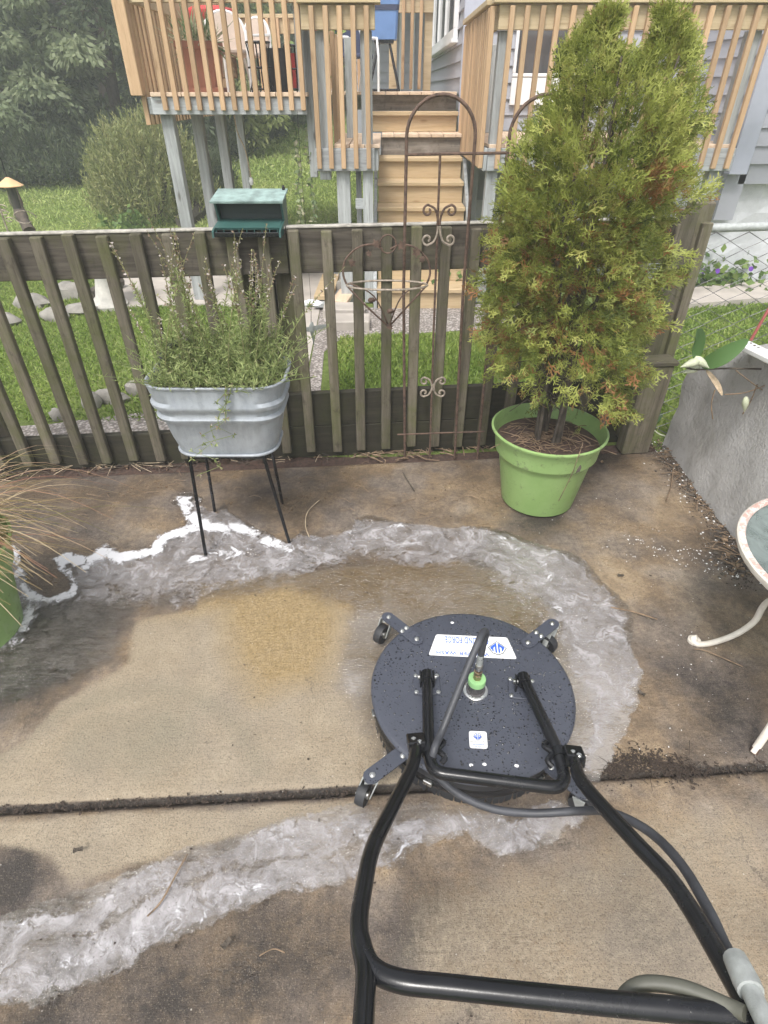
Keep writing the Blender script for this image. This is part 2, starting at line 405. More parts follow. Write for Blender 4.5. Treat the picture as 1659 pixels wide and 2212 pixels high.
def inpoly(X, Y, poly):
    res = np.zeros(X.shape, bool); n = len(poly)
    for i in range(n):
        x1, y1 = poly[i]; x2, y2 = poly[(i+1) % n]
        c = ((y1 > Y) != (y2 > Y)) & (X < (x2-x1)*(Y-y1)/((y2-y1) if abs(y2-y1) > 1e-9 else 1e-9)+x1); res ^= c
    return res
def dline(X, Y, pl, closed=False):
    d = np.full(X.shape, 1e9); n = len(pl)
    for i in range(n if closed else n-1):
        x1, y1 = pl[i]; x2, y2 = pl[(i+1) % n]; dx, dy = x2-x1, y2-y1; L = dx*dx+dy*dy+1e-12
        t = np.clip(((X-x1)*dx+(Y-y1)*dy)/L, 0, 1); d = np.minimum(d, np.hypot(X-x1-t*dx, Y-y1-t*dy))
    return d
def G(pts): return [tuple(gz(u, v))[:2] for u, v in pts]
def vnoise(X, Y, s, seed):
    r = np.random.default_rng(seed); T = r.random((64, 64)); x = X*s; y = Y*s
    xi = np.floor(x).astype(int); yi = np.floor(y).astype(int); fx = x-xi; fy = y-yi; fx = fx*fx*(3-2*fx); fy = fy*fy*(3-2*fy)
    g = lambda a, b: T[a % 64, b % 64]
    return (g(xi,yi)*(1-fx)+g(xi+1,yi)*fx)*(1-fy)+(g(xi,yi+1)*(1-fx)+g(xi+1,yi+1)*fx)*fy
def fbm(X, Y, s, seed): return sum(vnoise(X, Y, s*2**k, seed+k)*.5**(k+1) for k in range(4))/.9375

def joint_y(x): return .862 + .056*x
CLEAN = [(-40,1650),(60,1600),(130,1520),(280,1440),(296,1345),(420,1318),(440,1262),(600,1238),(800,1222),(1000,1212),(1140,1245),(1200,1330),(1240,1420),(1262,1560),(1240,1690),(800,1708),(-200,1765)]
CLEAN2 = [(-200,1775),(760,1730),(780,1760),(560,1790),(400,1835),(240,1880),(150,1900),(110,1850),(40,1820),(-200,1800)]
CLEAN3 = [(880,1900),(1060,1850),(1250,1800),(1330,1720),(1480,1700),(1660,1690),(1800,2300),(800,2300),(820,2050)]
BLOB = [(1160,1112,.16,.9),(1480,1010,.11,1.4),(1530,1080,.08,1.4),(1580,1150,.07,1.3),(1310,960,.14,1.0),(1400,960,.12,1.2), # darker dirt blotches on the slab, the first doubling as the pot's painted contact shade, (u, v, radius m, strength)
 (60,1380,.30,1.0),(190,1350,.22,.9),(20,1480,.22,.9),(250,1030,.3,.35),(560,1060,.25,.5),(80,1100,.3,.5),(420,1010,.25,.6),
 (1180,1100,.22,.7),(1300,990,.18,1.2),(1000,1000,.2,.4),(820,1075,.2,.3),(1440,1330,.12,.5),(1580,1480,.18,.9),(1440,1430,.16,.7),(1490,1640,.10,.9),
 (1560,1560,.14,.8),(1330,1080,.12,.5),(1570,1180,.16,.9),(1600,1290,.1,.6),(10,1880,.10,1.2),(60,1900,.09,1.0),(350,2150,.16,.8),(560,2130,.12,.7),(700,2060,.1,.5),
 (880,2060,.12,.8),(960,1990,.1,.6),(1100,2080,.1,.4),(1440,2010,.12,.6),(1640,2010,.1,.7),(600,1990,.12,.5),(100,2200,.12,1.0),(470,1330,.08,-.2),(1350,1240,.1,-.3),(1460,1250,.13,-.5),(1420,1120,.12,-.4)]
def patio_maps(X, Y):
    wx = X+.05*(fbm(X, Y, 7, 11)-.5); wy = Y+.05*(fbm(X, Y, 7, 23)-.5)
    def soft(poly, w):
        P = G(poly); s = np.where(inpoly(wx, wy, P), 1, -1)*dline(wx, wy, P, True); return np.clip(.5+s/w, 0, 1)
    clean = np.maximum.reduce([soft(CLEAN, .07), soft(CLEAN2, .05), .54*soft(CLEAN3, .2)])
    dirt = .38+.55*(fbm(X, Y, 2.2, 5)-.5)+.35*(fbm(X, Y, 9, 8)-.5)
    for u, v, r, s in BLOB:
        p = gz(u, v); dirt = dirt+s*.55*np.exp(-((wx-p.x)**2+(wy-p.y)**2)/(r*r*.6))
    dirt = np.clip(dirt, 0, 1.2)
    c = gz(330, 1590); ring = np.clip(1-np.abs(np.hypot(X-c.x, Y-c.y)), 0, 1); disc = np.clip((.125-np.hypot(wx-c.x, (wy-c.y)))/.05, 0, 1); c2 = gz(110, 1560); c3 = gz(215, 1600); disc = np.maximum(disc*.8+.5*np.exp(-((np.hypot(wx-c.x, wy-c.y)-.125)/.018)**2), .55*np.clip((.12-np.hypot(wx-c3.x, wy-c3.y))/.03, 0, 1)); disc = np.maximum(disc, .7*np.clip((.05-np.abs(np.hypot(wx-c2.x-.28, wy-c2.y+.30)-.42))/.05, 0, 1)*(Y > .9))
    org = np.maximum(soft([(290,1330),(330,1265),(480,1240),(720,1250),(744,1330),(724,1400),(690,1470),(560,1500),(500,1440),(486,1370),(470,1318),(380,1325)], .13), .8*soft([(300,1290),(430,1255),(640,1232),(800,1218),(980,1208),(1140,1245),(1200,1330),(1190,1440),(1090,1350),(1000,1318),(740,1330),(600,1300),(400,1305)], .07))
    return clean, dirt, org, disc
def m_patio():
    t = NT('broomed_patio_concrete'); w = t.world()
    clean, dirt, org, disc = (t.attr(k) for k in ('clean', 'dirt', 'orange', 'disc'))
    n1 = t.noise(w, 9, 7, .68); n2 = t.noise(w, 48, 7, .75); n3 = t.noise(w, 3.2, 5, .65); gr = t.noise(w, 175, 3, .8); gr2 = t.noise(w, 95, 6, .85); agg = t.vor(w, 290, out='Color'); agd = t.vor(w, 290)
    broom = t.noise(t.world((10, 120, 10)), 1.0, 4, .7)
    dm = t.math('ADD', dirt, t.math('MULTIPLY', t.math('SUBTRACT', n1, .5), 1.1)); dm = t.math('ADD', dm, t.math('MULTIPLY', t.math('SUBTRACT', n2, .5), 1.2))
    brown = t.ramp(dm, (.0, (.36,.275,.18)), (.3, (.235,.17,.108)), (.55, (.145,.105,.07)), (.85, (.075,.056,.04)), (1.15, (.04,.031,.025)))
    mauve = t.ramp(dm, (.0, (.32,.27,.22)), (.3, (.21,.175,.145)), (.55, (.13,.108,.094)), (.85, (.075,.062,.056)), (1.15, (.042,.036,.033)))
    dirty = t.mix(t.ramp(n3, (.42, 0.0), (.6, .85)), brown, mauve)
    cl = t.ramp(t.math('ADD', t.math('MULTIPLY', n1, .35), t.math('ADD', t.math('MULTIPLY', gr2, .45), t.math('MULTIPLY', n3, .2))), (.34, (.225,.178,.122)), (.5, (.325,.265,.188)), (.66, (.44,.37,.272)))
    cl = t.mix(t.ramp(n3, (.44, 0.0), (.62, .42)), cl, (.215,.185,.15))
    cl = t.mix(t.math('MULTIPLY', disc, t.ramp(n1, (.35, .35), (.6, .75))), cl, (.20,.18,.13))
    cl = t.mix(t.math('MULTIPLY', org, t.ramp(n1, (.3, .8), (.6, 1.0))), cl, t.ramp(t.math('ADD', t.math('MULTIPLY', n2, .5), t.math('MULTIPLY', gr2, .5)), (.36, (.195,.135,.058)), (.5, (.305,.218,.105)), (.64, (.42,.315,.175))))
    cm = t.sstep(t.math('ADD', clean, t.math('MULTIPLY', t.math('SUBTRACT', n2, .5), .7)), .28, .72)
    col = t.mix(cm, dirty, cl)
    br = t.ramp(broom, (.33, .55), (.44, 1.0), (.7, 1.08)); col = t.mix(t.math('ADD', .06, t.math('MULTIPLY', cm, .22)), col, br, 'MULTIPLY')
    ab = t.n('ShaderNodeRGBToBW'); t.l(agg, ab.inputs[0]); am = t.ramp(agd, (.25, 1.0), (.55, 0.0))
    col = t.mix(t.math('MULTIPLY', t.ramp(ab.outputs[0], (.28, .6), (.42, 0.0)), am), col, (.06,.047,.035))
    col = t.mix(t.math('MULTIPLY', t.ramp(ab.outputs[0], (.62, 0.0), (.74, .22)), am), col, (.50,.42,.32))
    col = t.mix(t.ramp(gr, (.32, .6), (.44, 0.0)), col, (.05,.04,.03))
    dotc = t.n('ShaderNodeRGBToBW'); t.l(t.vor(w, 48, out='Color'), dotc.inputs[0])
    col = t.mix(t.math('MULTIPLY', t.ramp(t.vor(w, 48), (.05, .8), (.10, 0.0)), t.ramp(dotc.outputs[0], (.62, 0.0), (.64, 1.0))), col, t.ramp(t.noise(w, 31, 1), (.47, (.025,.02,.015)), (.53, (.62,.58,.52))))
    ck = t.n('ShaderNodeTexVoronoi', feature='DISTANCE_TO_EDGE'); wpn = t.n('ShaderNodeVectorMath', operation='ADD'); nzc = t.n('ShaderNodeVectorMath', operation='SCALE'); t.l(t.noise(w, 7, 5, .7, 0, True), nzc.inputs[0]); nzc.inputs['Scale'].default_value = .22; t.l(w, wpn.inputs[0]); t.l(nzc.outputs[0], wpn.inputs[1]); t.l(wpn.outputs[0], ck.inputs['Vector']); ck.inputs['Scale'].default_value = .8
    crack = t.math('MULTIPLY', t.ramp(ck.outputs['Distance'], (.0, 1.0), (.0035, 0.0)), t.ramp(n3, (.46, 0.0), (.58, .7))); col = t.mix(crack, col, (.05,.04,.032))
    h = t.math('ADD', t.math('MULTIPLY', gr2, 1.1), t.math('ADD', t.math('MULTIPLY', broom, .45), t.math('MULTIPLY', gr, .9)))
    rough = t.ramp(t.math('ADD', n3, t.math('ADD', t.math('MULTIPLY', org, -.15), t.math('MULTIPLY', t.math('SUBTRACT', n1, .5), .6))), (.35, .26), (.65, .62))
    return t.done(t.bsdf(col, rough, 0, t.bump(h, .8, .004), .45))
M['patio'] = m_patio()
M['jointdirt'] = m_plain('black_joint_dirt', (.012,.010,.008), .95, 0, .4, 60, .8)
patio = thing('patio', (0,0,0), None, None); patio['kind'] = 'structure'
def slab(name, y0f, y1f, x0, x1, z, step):
    nx = int((x1-x0)/step)+1; X1 = np.linspace(x0, x1, nx); ny = int((y1f(0)-y0f(0))/step)+1; S = np.linspace(0, 1, ny)
    X, Sg = np.meshgrid(X1, S); y0 = np.vectorize(y0f)(X1); y1 = np.vectorize(y1f)(X1); Y = y0[None]*(1-Sg)+y1[None]*Sg
    edge = np.minimum.reduce([Sg*(y1-y0)[None], (1-Sg)*(y1-y0)[None]])
    ed = .009*(fbm(X, Y, 14, 77)-.45)*np.exp(-edge/.02); Y = Y+np.where(Sg < .5, 1, -1)*np.abs(ed)*(edge < .05)
    Z = z-.008*np.exp(-(edge/.010)**2)+.004*(fbm(X, Y, 2.0, 40)-.5)
    Vt = np.stack([X, Y, Z], -1).reshape(-1, 3); Vb = Vt.copy(); Vb[:, 2] = z-.085
    idx = np.arange(nx*ny).reshape(ny, nx); q = lambda I: np.stack([I[:-1,:-1], I[:-1,1:], I[1:,1:], I[1:,:-1]], -1).reshape(-1, 4)
    Ft = q(idx); n0 = nx*ny; ring = np.concatenate([idx[0,:], idx[1:,-1], idx[-1,-2::-1], idx[-2:0:-1,0]]); r2 = np.roll(ring, -1)
    side = np.stack([ring+n0, r2+n0, r2, ring], -1)
    A = patio_maps(X, Y); A = [np.concatenate([a.ravel(), np.full(a.size, fv)]) for a, fv in zip(A, (0.0, 1.6, 0.0, 0.0))]; A[1][:n0] += np.exp(-(edge.ravel()/.008)**2)*.8; A[0][:n0] *= 1-np.exp(-(edge.ravel()/.007)**2)  # slab sides and joint lips darkened, painting the gap's shade along with its dirt
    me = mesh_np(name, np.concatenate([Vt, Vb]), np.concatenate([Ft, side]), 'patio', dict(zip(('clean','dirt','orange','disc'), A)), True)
    return place(name, me, (0,0,0), patio)
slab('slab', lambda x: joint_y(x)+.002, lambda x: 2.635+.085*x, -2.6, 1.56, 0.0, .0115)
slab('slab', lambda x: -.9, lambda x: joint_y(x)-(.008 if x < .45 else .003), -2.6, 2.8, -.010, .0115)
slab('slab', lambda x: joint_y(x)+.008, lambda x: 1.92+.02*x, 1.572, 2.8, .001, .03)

MB().add([(-2.6,joint_y(-2.6)-.03,-.045),(2.8,joint_y(2.8)-.03,-.045),(2.8,joint_y(2.8)+.03,-.045),(-2.6,joint_y(-2.6)+.03,-.045)], [(0,1,2,3)]).build('joint_dirt', 'jointdirt', patio)

# ------------------------------------------------------------------ soapy water and foam lying on the slab
OUT_TOP = [(-60,1150),(20,1172),(46,1188),(50,1230),(66,1282),(110,1292),(150,1280),(160,1264),(128,1232),(118,1210),(134,1199),(160,1196),(188,1212),(214,1186),(240,1176),(262,1196),(325,1188),(336,1170),(362,1154),(402,1140),(394,1104),(376,1088),(386,1070),(416,1064),(438,1076),(430,1092),(458,1108),(470,1112),(480,1090),(492,1090),(494,1106),(534,1130),(584,1156),(620,1180),(650,1150),(700,1164),(735,1154),(764,1144),(768,1124),(800,1112),(850,1128),(900,1134),(960,1144),(1050,1138),(1110,1158),(1170,1178),(1230,1194),(1262,1210),(1288,1246),(1342,1290),(1370,1330),(1364,1400),(1386,1450),(1372,1530),(1342,1600),(1312,1650),(1298,1692)]
UPPER = OUT_TOP+[(1240,1700),(800,1700),(775,1640),(745,1560),(700,1490),(712,1410),(728,1330),(610,1292),(480,1316),(300,1342),(280,1430),(130,1512),(-60,1570)]
LOWER = [(-60,2005),(60,1960),(180,1918),(320,1868),(400,1832),(560,1790),(620,1764),(740,1742),(900,1735),(1100,1738),(1240,1712),(1268,1745),(1262,1778),(1240,1802),(1226,1782),(1206,1810),(1150,1840),(1090,1852),(1050,1828),(1010,1800),(905,1830),(882,1852),(870,1884),(800,1880),(770,1902),(600,1932),(500,1962),(450,2012),(330,2040),(280,2082),(200,2122),(100,2160),(-60,2190)]
CREST = [ # polyline, strength, width in metres
 ([(20,1185),(48,1235),(62,1290),(112,1302),(160,1280),(132,1228),(150,1206)], 1.05, .036),
 ([(60,1290),(56,1340),(20,1395)], .8, .06),
 ([(128,1212),(185,1222),(222,1194),(262,1208),(330,1198),(348,1170),(402,1150)], 1.15, .056),
 ([(402,1080),(412,1116),(446,1144),(520,1144),(600,1184)], .95, .06), ([(430,1206),(530,1186),(620,1190)], .8, .06),
 ([(620,1186),(700,1180),(772,1150),(796,1126),(900,1148),(1050,1156),(1180,1194)], 0.62, .026),
 ([(380,1230),(620,1215),(900,1180)], .45, .07),
 ([(1050,1172),(1150,1210),(1210,1260),(1200,1330)], .5, .05), ([(1210,1220),(1300,1290),(1350,1360)], .25, .06),
 ([(1280,1400),(1330,1450),(1340,1520),(1290,1600)], .2, .10),
 ([(-40,2130),(200,2075),(400,1985),(560,1905)], .66, .045), ([(0,2020),(200,1960),(400,1880),(560,1830),(760,1790)], .45, .05),
 ([(850,1850),(880,1810),(1000,1790),(1200,1795),(1250,1780)], .5, .04), ([(620,1800),(800,1790),(880,1770)], .5, .05),
 ([(960,1770),(1100,1775),(1240,1740)], .45, .05)]
def foam_value(X, Y):
    wx = X+.07*(fbm(X, Y, 6, 31)-.5)+.03*(fbm(X, Y, 22, 35)-.5); wy = Y+.07*(fbm(X, Y, 6, 47)-.5)+.03*(fbm(X, Y, 22, 52)-.5)
    f = np.zeros(X.shape)
    for pl, s, w in CREST:
        d = dline(wx, wy, G(pl)); f = np.maximum(f, s*np.exp(-(d/w)**2))
    return f
FILM = [ # outline of thin suds, strength, softness in metres
 ([(110,1212),(185,1214),(222,1186),(330,1186),(402,1140),(440,1076),(600,1170),(780,1118),(1050,1140),(1260,1212),(1372,1330),(1384,1450),(1372,1530),(1300,1690),(1230,1690),(1240,1560),(1200,1440),(1130,1335),(1020,1255),(800,1236),(640,1268),(470,1305),(300,1330),(110,1318)], .56, .16),
 ([(110,1212),(185,1214),(222,1186),(330,1186),(345,1168),(402,1140),(394,1090),(440,1076),(600,1170),(660,1150),(780,1118),(1050,1140),(1260,1212),(1372,1330),(1384,1450),(1372,1530),(1300,1690),(1245,1690),(1262,1560),(1235,1440),(1170,1300),(1020,1215),(800,1196),(640,1232),(470,1262),(330,1282),(180,1278)], .80, .085),
 ([(16,1180),(50,1200),(66,1285),(170,1262),(190,1290),(110,1318),(80,1350),(20,1410),(-40,1440)], .85, .05),
 ([(-60,2060),(60,2020),(200,1990),(330,1950),(480,1880),(620,1845),(760,1815),(850,1775),(880,1850),(800,1890),(600,1940),(450,2018),(280,2090),(100,2168),(-60,2200)], 1.0, .06),
 ([(-60,2000),(60,1960),(200,1915),(420,1830),(640,1760),(800,1742),(860,1790),(700,1840),(480,1900),(200,2010),(-60,2080)], .74, .05),
 ([(860,1850),(880,1785),(960,1760),(1100,1765),(1200,1742),(1268,1745),(1266,1782),(1206,1812),(1150,1844),(1090,1856),(1010,1805),(905,1835)], 1.02, .04)]
INNER = [(1240,1700),(1100,1712),(900,1700),(800,1700),(775,1640),(745,1560),(700,1490),(712,1410),(728,1330),(610,1292),(480,1316),(300,1342),(280,1430),(130,1512),(-60,1570)]
def film_value(X, Y):
    wx = X+.08*(fbm(X, Y, 7, 131)-.5)+.03*(fbm(X, Y, 26, 135)-.5); wy = Y+.08*(fbm(X, Y, 7, 147)-.5)+.03*(fbm(X, Y, 26, 152)-.5); f = np.zeros(X.shape)
    for pl, s_, w in FILM:
        P = G(pl); d = np.where(inpoly(wx, wy, P), 1, -1)*dline(wx, wy, P, True); f = np.maximum(f, s_*np.clip((d+w*.25)/w, 0, 1))
    return f
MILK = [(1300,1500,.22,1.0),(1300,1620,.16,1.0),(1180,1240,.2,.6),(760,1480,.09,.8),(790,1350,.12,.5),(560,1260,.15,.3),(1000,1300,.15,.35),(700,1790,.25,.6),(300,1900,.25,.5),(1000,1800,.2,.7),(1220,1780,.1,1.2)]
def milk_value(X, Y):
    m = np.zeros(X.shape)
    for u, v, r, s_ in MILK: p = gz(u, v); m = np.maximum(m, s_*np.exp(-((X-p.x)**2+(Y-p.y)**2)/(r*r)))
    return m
def sheet(name, poly, z, step, keep, mat, jit):
    P = G(poly); xs_ = [p[0] for p in P]; ys_ = [p[1] for p in P]
    X, Y = np.meshgrid(np.arange(max(min(xs_), -1.9)-.02, max(xs_)+.03, step), np.arange(min(ys_)-.02, max(ys_)+.03, step))
    wx = X+jit*(fbm(X, Y, 16, 61)-.5); wy = Y+jit*(fbm(X, Y, 16, 67)-.5)
    ins = inpoly(wx, wy, P); ed = np.where(ins, 1, -1)*dline(wx, wy, P, True); f = foam_value(X, Y); fl = film_value(X, Y); mk_ = milk_value(X, Y); inn = np.clip(dline(wx, wy, G(INNER))/.13, 0, 1)
    ny, nx = X.shape; idx = np.arange(nx*ny).reshape(ny, nx)
    Q = np.stack([idx[:-1,:-1], idx[:-1,1:], idx[1:,1:], idx[1:,:-1]], -1).reshape(-1, 4)
    ok = keep(ed, np.maximum(f, fl)).ravel(); Q = Q[ok[Q].any(1)]
    used = np.unique(Q); mp = -np.ones(nx*ny, int); mp[used] = np.arange(len(used))
    Z = np.full(X.shape, z)+.0025*np.clip(f, 0, 1)*(z > .006)
    Vv = np.stack([X, Y, Z], -1).reshape(-1, 3)[used]
    me = mesh_np(name, Vv, mp[Q], mat, {'edge': ed.ravel()[used], 'foam': f.ravel()[used], 'film': fl.ravel()[used], 'milk_sheen': mk_.ravel()[used], 'inner': inn.ravel()[used]}, True)
    return place(name, me, (0,0,0), kind='structure')
def m_water():
    t = NT('milky_wash_water'); w = t.world()
    e = t.attr('edge'); n = t.noise(w, 40, 5, .7); a = t.sstep(t.math('ADD', e, t.math('MULTIPLY', t.math('SUBTRACT', n, .5), .05)), -.004, .006)
    a = t.math('MULTIPLY', a, t.sstep(t.math('ADD', t.attr('inner'), t.math('MULTIPLY', t.math('SUBTRACT', t.noise(w, 18, 5, .7), .5), .9)), .05, .75))
    rip = t.math('ADD', t.noise(t.world((34, 95, 34)), 1.0, 5, .62, 1.4), t.math('MULTIPLY', t.noise(w, 13, 3, .5, .6), .6)); nrm = t.bump(rip, .6, .016)
    gl = t.n('ShaderNodeBsdfGlossy'); gl.inputs['Roughness'].default_value = .05; t.l(nrm, gl.inputs['Normal'])
    tr = t.n('ShaderNodeBsdfTransparent'); tr.inputs['Color'].default_value = (1,.97,.92,1)
    fr = t.n('ShaderNodeFresnel'); fr.inputs['IOR'].default_value = 1.52; t.l(nrm, fr.inputs['Normal'])
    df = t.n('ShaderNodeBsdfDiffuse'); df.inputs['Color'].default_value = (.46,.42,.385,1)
    big = t.noise(w, 5, 6, .7, 1.2); rp = t.noise(t.world((22, 70, 22)), 1.0, 6, .68, 1.6); mk = t.math('ADD', t.math('MULTIPLY', big, .55), t.math('ADD', t.math('MULTIPLY', t.attr('milk_sheen'), .34), t.math('MULTIPLY', rp, .75))); milk_sheen = t.ramp(mk, (.60, .0), (.78, .22), (1.05, .58))  # pale suds cover; the stretched ripple streaks paint sky sheen into it
    m0 = t.n('ShaderNodeMixShader'); t.l(milk_sheen, m0.inputs[0]); t.l(tr.outputs[0], m0.inputs[1]); t.l(df.outputs[0], m0.inputs[2])
    m1 = t.n('ShaderNodeMixShader'); t.l(t.math('MULTIPLY', fr.outputs[0], 1.7), m1.inputs[0]); t.l(m0.outputs[0], m1.inputs[1]); t.l(gl.outputs[0], m1.inputs[2])
    cl = t.n('ShaderNodeBsdfTransparent'); m2 = t.n('ShaderNodeMixShader'); t.l(a, m2.inputs[0]); t.l(cl.outputs[0], m2.inputs[1]); t.l(m1.outputs[0], m2.inputs[2])
    return t.done(m2.outputs[0])
def m_foam():
    t = NT('soap_foam'); w = t.world()
    e = t.attr('edge'); f = t.attr('foam'); film = t.attr('film')
    wp = t.n('ShaderNodeVectorMath', operation='ADD'); nz = t.noise(w, 5, 3, .6, 0, True); sc = t.n('ShaderNodeVectorMath', operation='SCALE'); t.l(nz, sc.inputs[0]); sc.inputs['Scale'].default_value = .16; t.l(w, wp.inputs[0]); t.l(sc.outputs[0], wp.inputs[1]); W = wp.outputs[0]
    def ridged(vec, scale, detail=6, dist=0.0):
        nd = t.n('ShaderNodeTexNoise', noise_type='RIDGED_MULTIFRACTAL'); t.l(vec, nd.inputs['Vector']); nd.inputs['Scale'].default_value = scale; nd.inputs['Detail'].default_value = detail
        nd.inputs['Roughness'].default_value = .6; nd.inputs['Distortion'].default_value = dist; nd.inputs['Gain'].default_value = 1.6; nd.inputs['Offset'].default_value = .9; return nd.outputs['Fac']
    sw = t.noise(W, 8, 7, .64, 1.6); fi = t.noise(W, 42, 7, .72, 1.2); fin = t.noise(w, 150, 4, .75); fil = ridged(W, 9, 7, 1.4); str_ = t.noise(W, 10, 8, .66, 1.1); bub = t.vor(w, 95)
    x = t.math('ADD', f, t.math('MULTIPLY', t.math('SUBTRACT', sw, .5), 1.9)); x = t.math('ADD', x, t.math('MULTIPLY', t.math('SUBTRACT', fi, .5), 1.0)); x = t.math('ADD', x, t.math('MULTIPLY', t.math('SUBTRACT', fin, .5), .3))
    crest = t.math('MULTIPLY', t.sstep(x, .55, 1.0), .95)
    y = t.math('ADD', film, t.math('MULTIPLY', t.math('SUBTRACT', sw, .5), 1.0)); y = t.math('ADD', y, t.math('MULTIPLY', t.math('SUBTRACT', fi, .5), .9)); y = t.math('ADD', y, t.math('MULTIPLY', t.math('SUBTRACT', fin, .5), .35))
    body = t.sstep(y, .36, .56); dens = t.math('ADD', t.math('MULTIPLY', t.ramp(str_, (.36, .18), (.52, .38), (.66, .62)), t.ramp(fi, (.36, .25), (.48, 1.0))), t.math('MULTIPLY', t.sstep(y, .7, 1.2), .15))
    dens = t.math('MULTIPLY', dens, t.ramp(bub, (.10, .35), (.17, 1.0))); thin = t.math('MULTIPLY', body, dens, True)
    rim_ = t.math('MULTIPLY', t.ramp(bub, (.13, 0.0), (.16, .5), (.20, 0.0)), body); thin = t.math('MAXIMUM', thin, rim_)
    en = t.noise(w, 44, 5, .75); ea = t.sstep(t.math('ADD', e, t.math('MULTIPLY', t.math('SUBTRACT', en, .5), .06)), -.003, .010)
    alpha = t.math('MULTIPLY', t.math('MAXIMUM', crest, thin, True), ea)
    col = t.mix(crest, t.ramp(str_, (.35, (.40,.38,.39)), (.65, (.56,.54,.555))), (.76,.76,.79))
    b = t.bsdf(col, .22, 0, t.bump(t.math('ADD', str_, t.math('MULTIPLY', fi, .5)), .25, .004), .5)
    cl = t.n('ShaderNodeBsdfTransparent'); m2 = t.n('ShaderNodeMixShader'); t.l(alpha, m2.inputs[0]); t.l(cl.outputs[0], m2.inputs[1]); t.l(b, m2.inputs[2])
    return t.done(m2.outputs[0])
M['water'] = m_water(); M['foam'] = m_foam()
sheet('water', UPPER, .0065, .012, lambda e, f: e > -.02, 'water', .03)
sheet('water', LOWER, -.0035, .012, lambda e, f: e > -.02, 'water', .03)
fo = sheet('soap_foam', UPPER, .0105, .009, lambda e, f: (e > -.015) & (f > .14), 'foam', .03); fo['kind'] = 'stuff'
fo = sheet('soap_foam', LOWER, .0005, .009, lambda e, f: (e > -.015) & (f > .14), 'foam', .03); fo['kind'] = 'stuff'

# ------------------------------------------------------------------ path, gravel, soil strip
def flat(name, pts, z, mat, kind='structure', th=.05, px=True):
    P = G(pts) if px else pts
    return struct(MB().prism([p for p in P], z-th, z), name, mat, kind=kind)
def ccw(P):
    a = sum(P[i][0]*P[(i+1)%len(P)][1]-P[(i+1)%len(P)][0]*P[i][1] for i in range(len(P))); return P if a > 0 else P[::-1]
flat('concrete_pad', None or ccw(G([(180,667),(300,577),(470,540),(640,540),(760,556),(700,665),(640,668),(420,660)])), .012, 'pathconc', px=False)
flat('path', ccw(G([(600,672),(692,664),(648,880),(560,880)])), .008, 'pathconc', px=False)
def m_gravel():
    t = NT('pale_gravel'); w = t.world(); v = t.vor(w, 55, out='Color'); d = t.vor(w, 55); n = t.noise(w, 3, 3)
    col = t.mix(t.ramp(d, (.1, 0.0), (.65, .75)), t.ramp(v, (.1, (.30,.26,.24)), (.5, (.48,.43,.40)), (.9, (.62,.58,.55))), (.07,.06,.05))
    return t.done(t.bsdf(col, .85, 0, t.bump(d, -.9, .012), .3))
M['gravel'] = m_gravel()
flat('gravel', ccw(G([(650,900),(692,668),(1120,655),(1130,706),(740,730),(700,760),(688,900)])), .004, 'gravel', kind='stuff', px=False)
flat('soil_bed', ccw([(-2.6,2.40),(1.5,2.755),(1.5,2.90),(-2.6,2.51)]), -.006, 'mulch', px=False)
flat('gravel', ccw([(-2.6,2.78),(-1.0,2.80),(-.9,3.18),(-1.35,3.25),(-2.0,3.05),(-2.6,2.98)]), .006, 'gravel', kind='stuff', px=False, th=.01)

# ------------------------------------------------------------------ PICKET FENCE
FA = math.atan(.095)
def FP(x, z, off=0.0): return Vector((x, fence_y(x)-off*1.0, z))
fence = thing('picket_fence', (0, fence_y(0), 0), 'weathered grey wooden picket fence green with algae along the back of the patio', 'fence')
pk = []
for k in range(4):
    rr = random.Random(k); mb = MB(); w, d, h = .047, .036, 1.075
    mb.box((0,0,0), (w,d,h), None, .004); me_o = mb.build('picket', 'fence', fence); pk.append(me_o.data); bpy.data.objects.remove(me_o)
for k in range(-17, 12):
    x = .011+k*.1305+random.uniform(-.005,.005); 
    o = place('picket', pk[k % 4], FP(x, .045+.5375+random.uniform(-.008,.008), .036), fence, rot=(random.uniform(-.006,.006), random.uniform(-.009,.009), FA))
def fb(name, mat, x0, x1, z0, z1, off, th, tilt=0.0):
    m = MB().box((0,0,0), ((x1-x0)/math.cos(FA), th, z1-z0), None, .004); o = m.build(name, mat, fence, origin=(0,0,0))
    o.location = FP((x0+x1)/2, (z0+z1)/2, off)-WL[fence]; o.rotation_euler = (0, tilt, FA); return o
fb('top_board', 'fence_h', -2.35, -.42, .938, 1.118, 0, .036, -.004); fb('top_board', 'fence_h', -.416, 1.40, .945, 1.128, 0, .036, -.004)
fb('board_cap', 'fence_top', -2.35, -.42, 1.118, 1.126, .002, .042, -.004); fb('board_cap', 'fence_top', -.416, 1.40, 1.128, 1.136, .002, .042, -.004)
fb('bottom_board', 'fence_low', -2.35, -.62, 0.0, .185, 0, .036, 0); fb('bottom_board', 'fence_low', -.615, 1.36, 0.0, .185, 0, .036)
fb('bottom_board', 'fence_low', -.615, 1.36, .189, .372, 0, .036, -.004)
for x in (-1.95, -.45, 1.42):
    z1 = 1.10 if x < 1 else 1.20
    o = MB().box((0,0,0), (.09,.09,z1), None, .006).build('post', 'fence', fence, origin=(0,0,0)); o.location = FP(x, z1/2, -.075 if x < 1 else -.02)-WL[fence]; o.rotation_euler = (0,0,FA)
o = MB().box((0,0,0), (.075,.06,1.16), None, .006).build('post', 'fence', fence, origin=(0,0,0)); o.location = FP(1.345, .59, .03)-WL[fence]; o.rotation_euler = (0,0,FA)
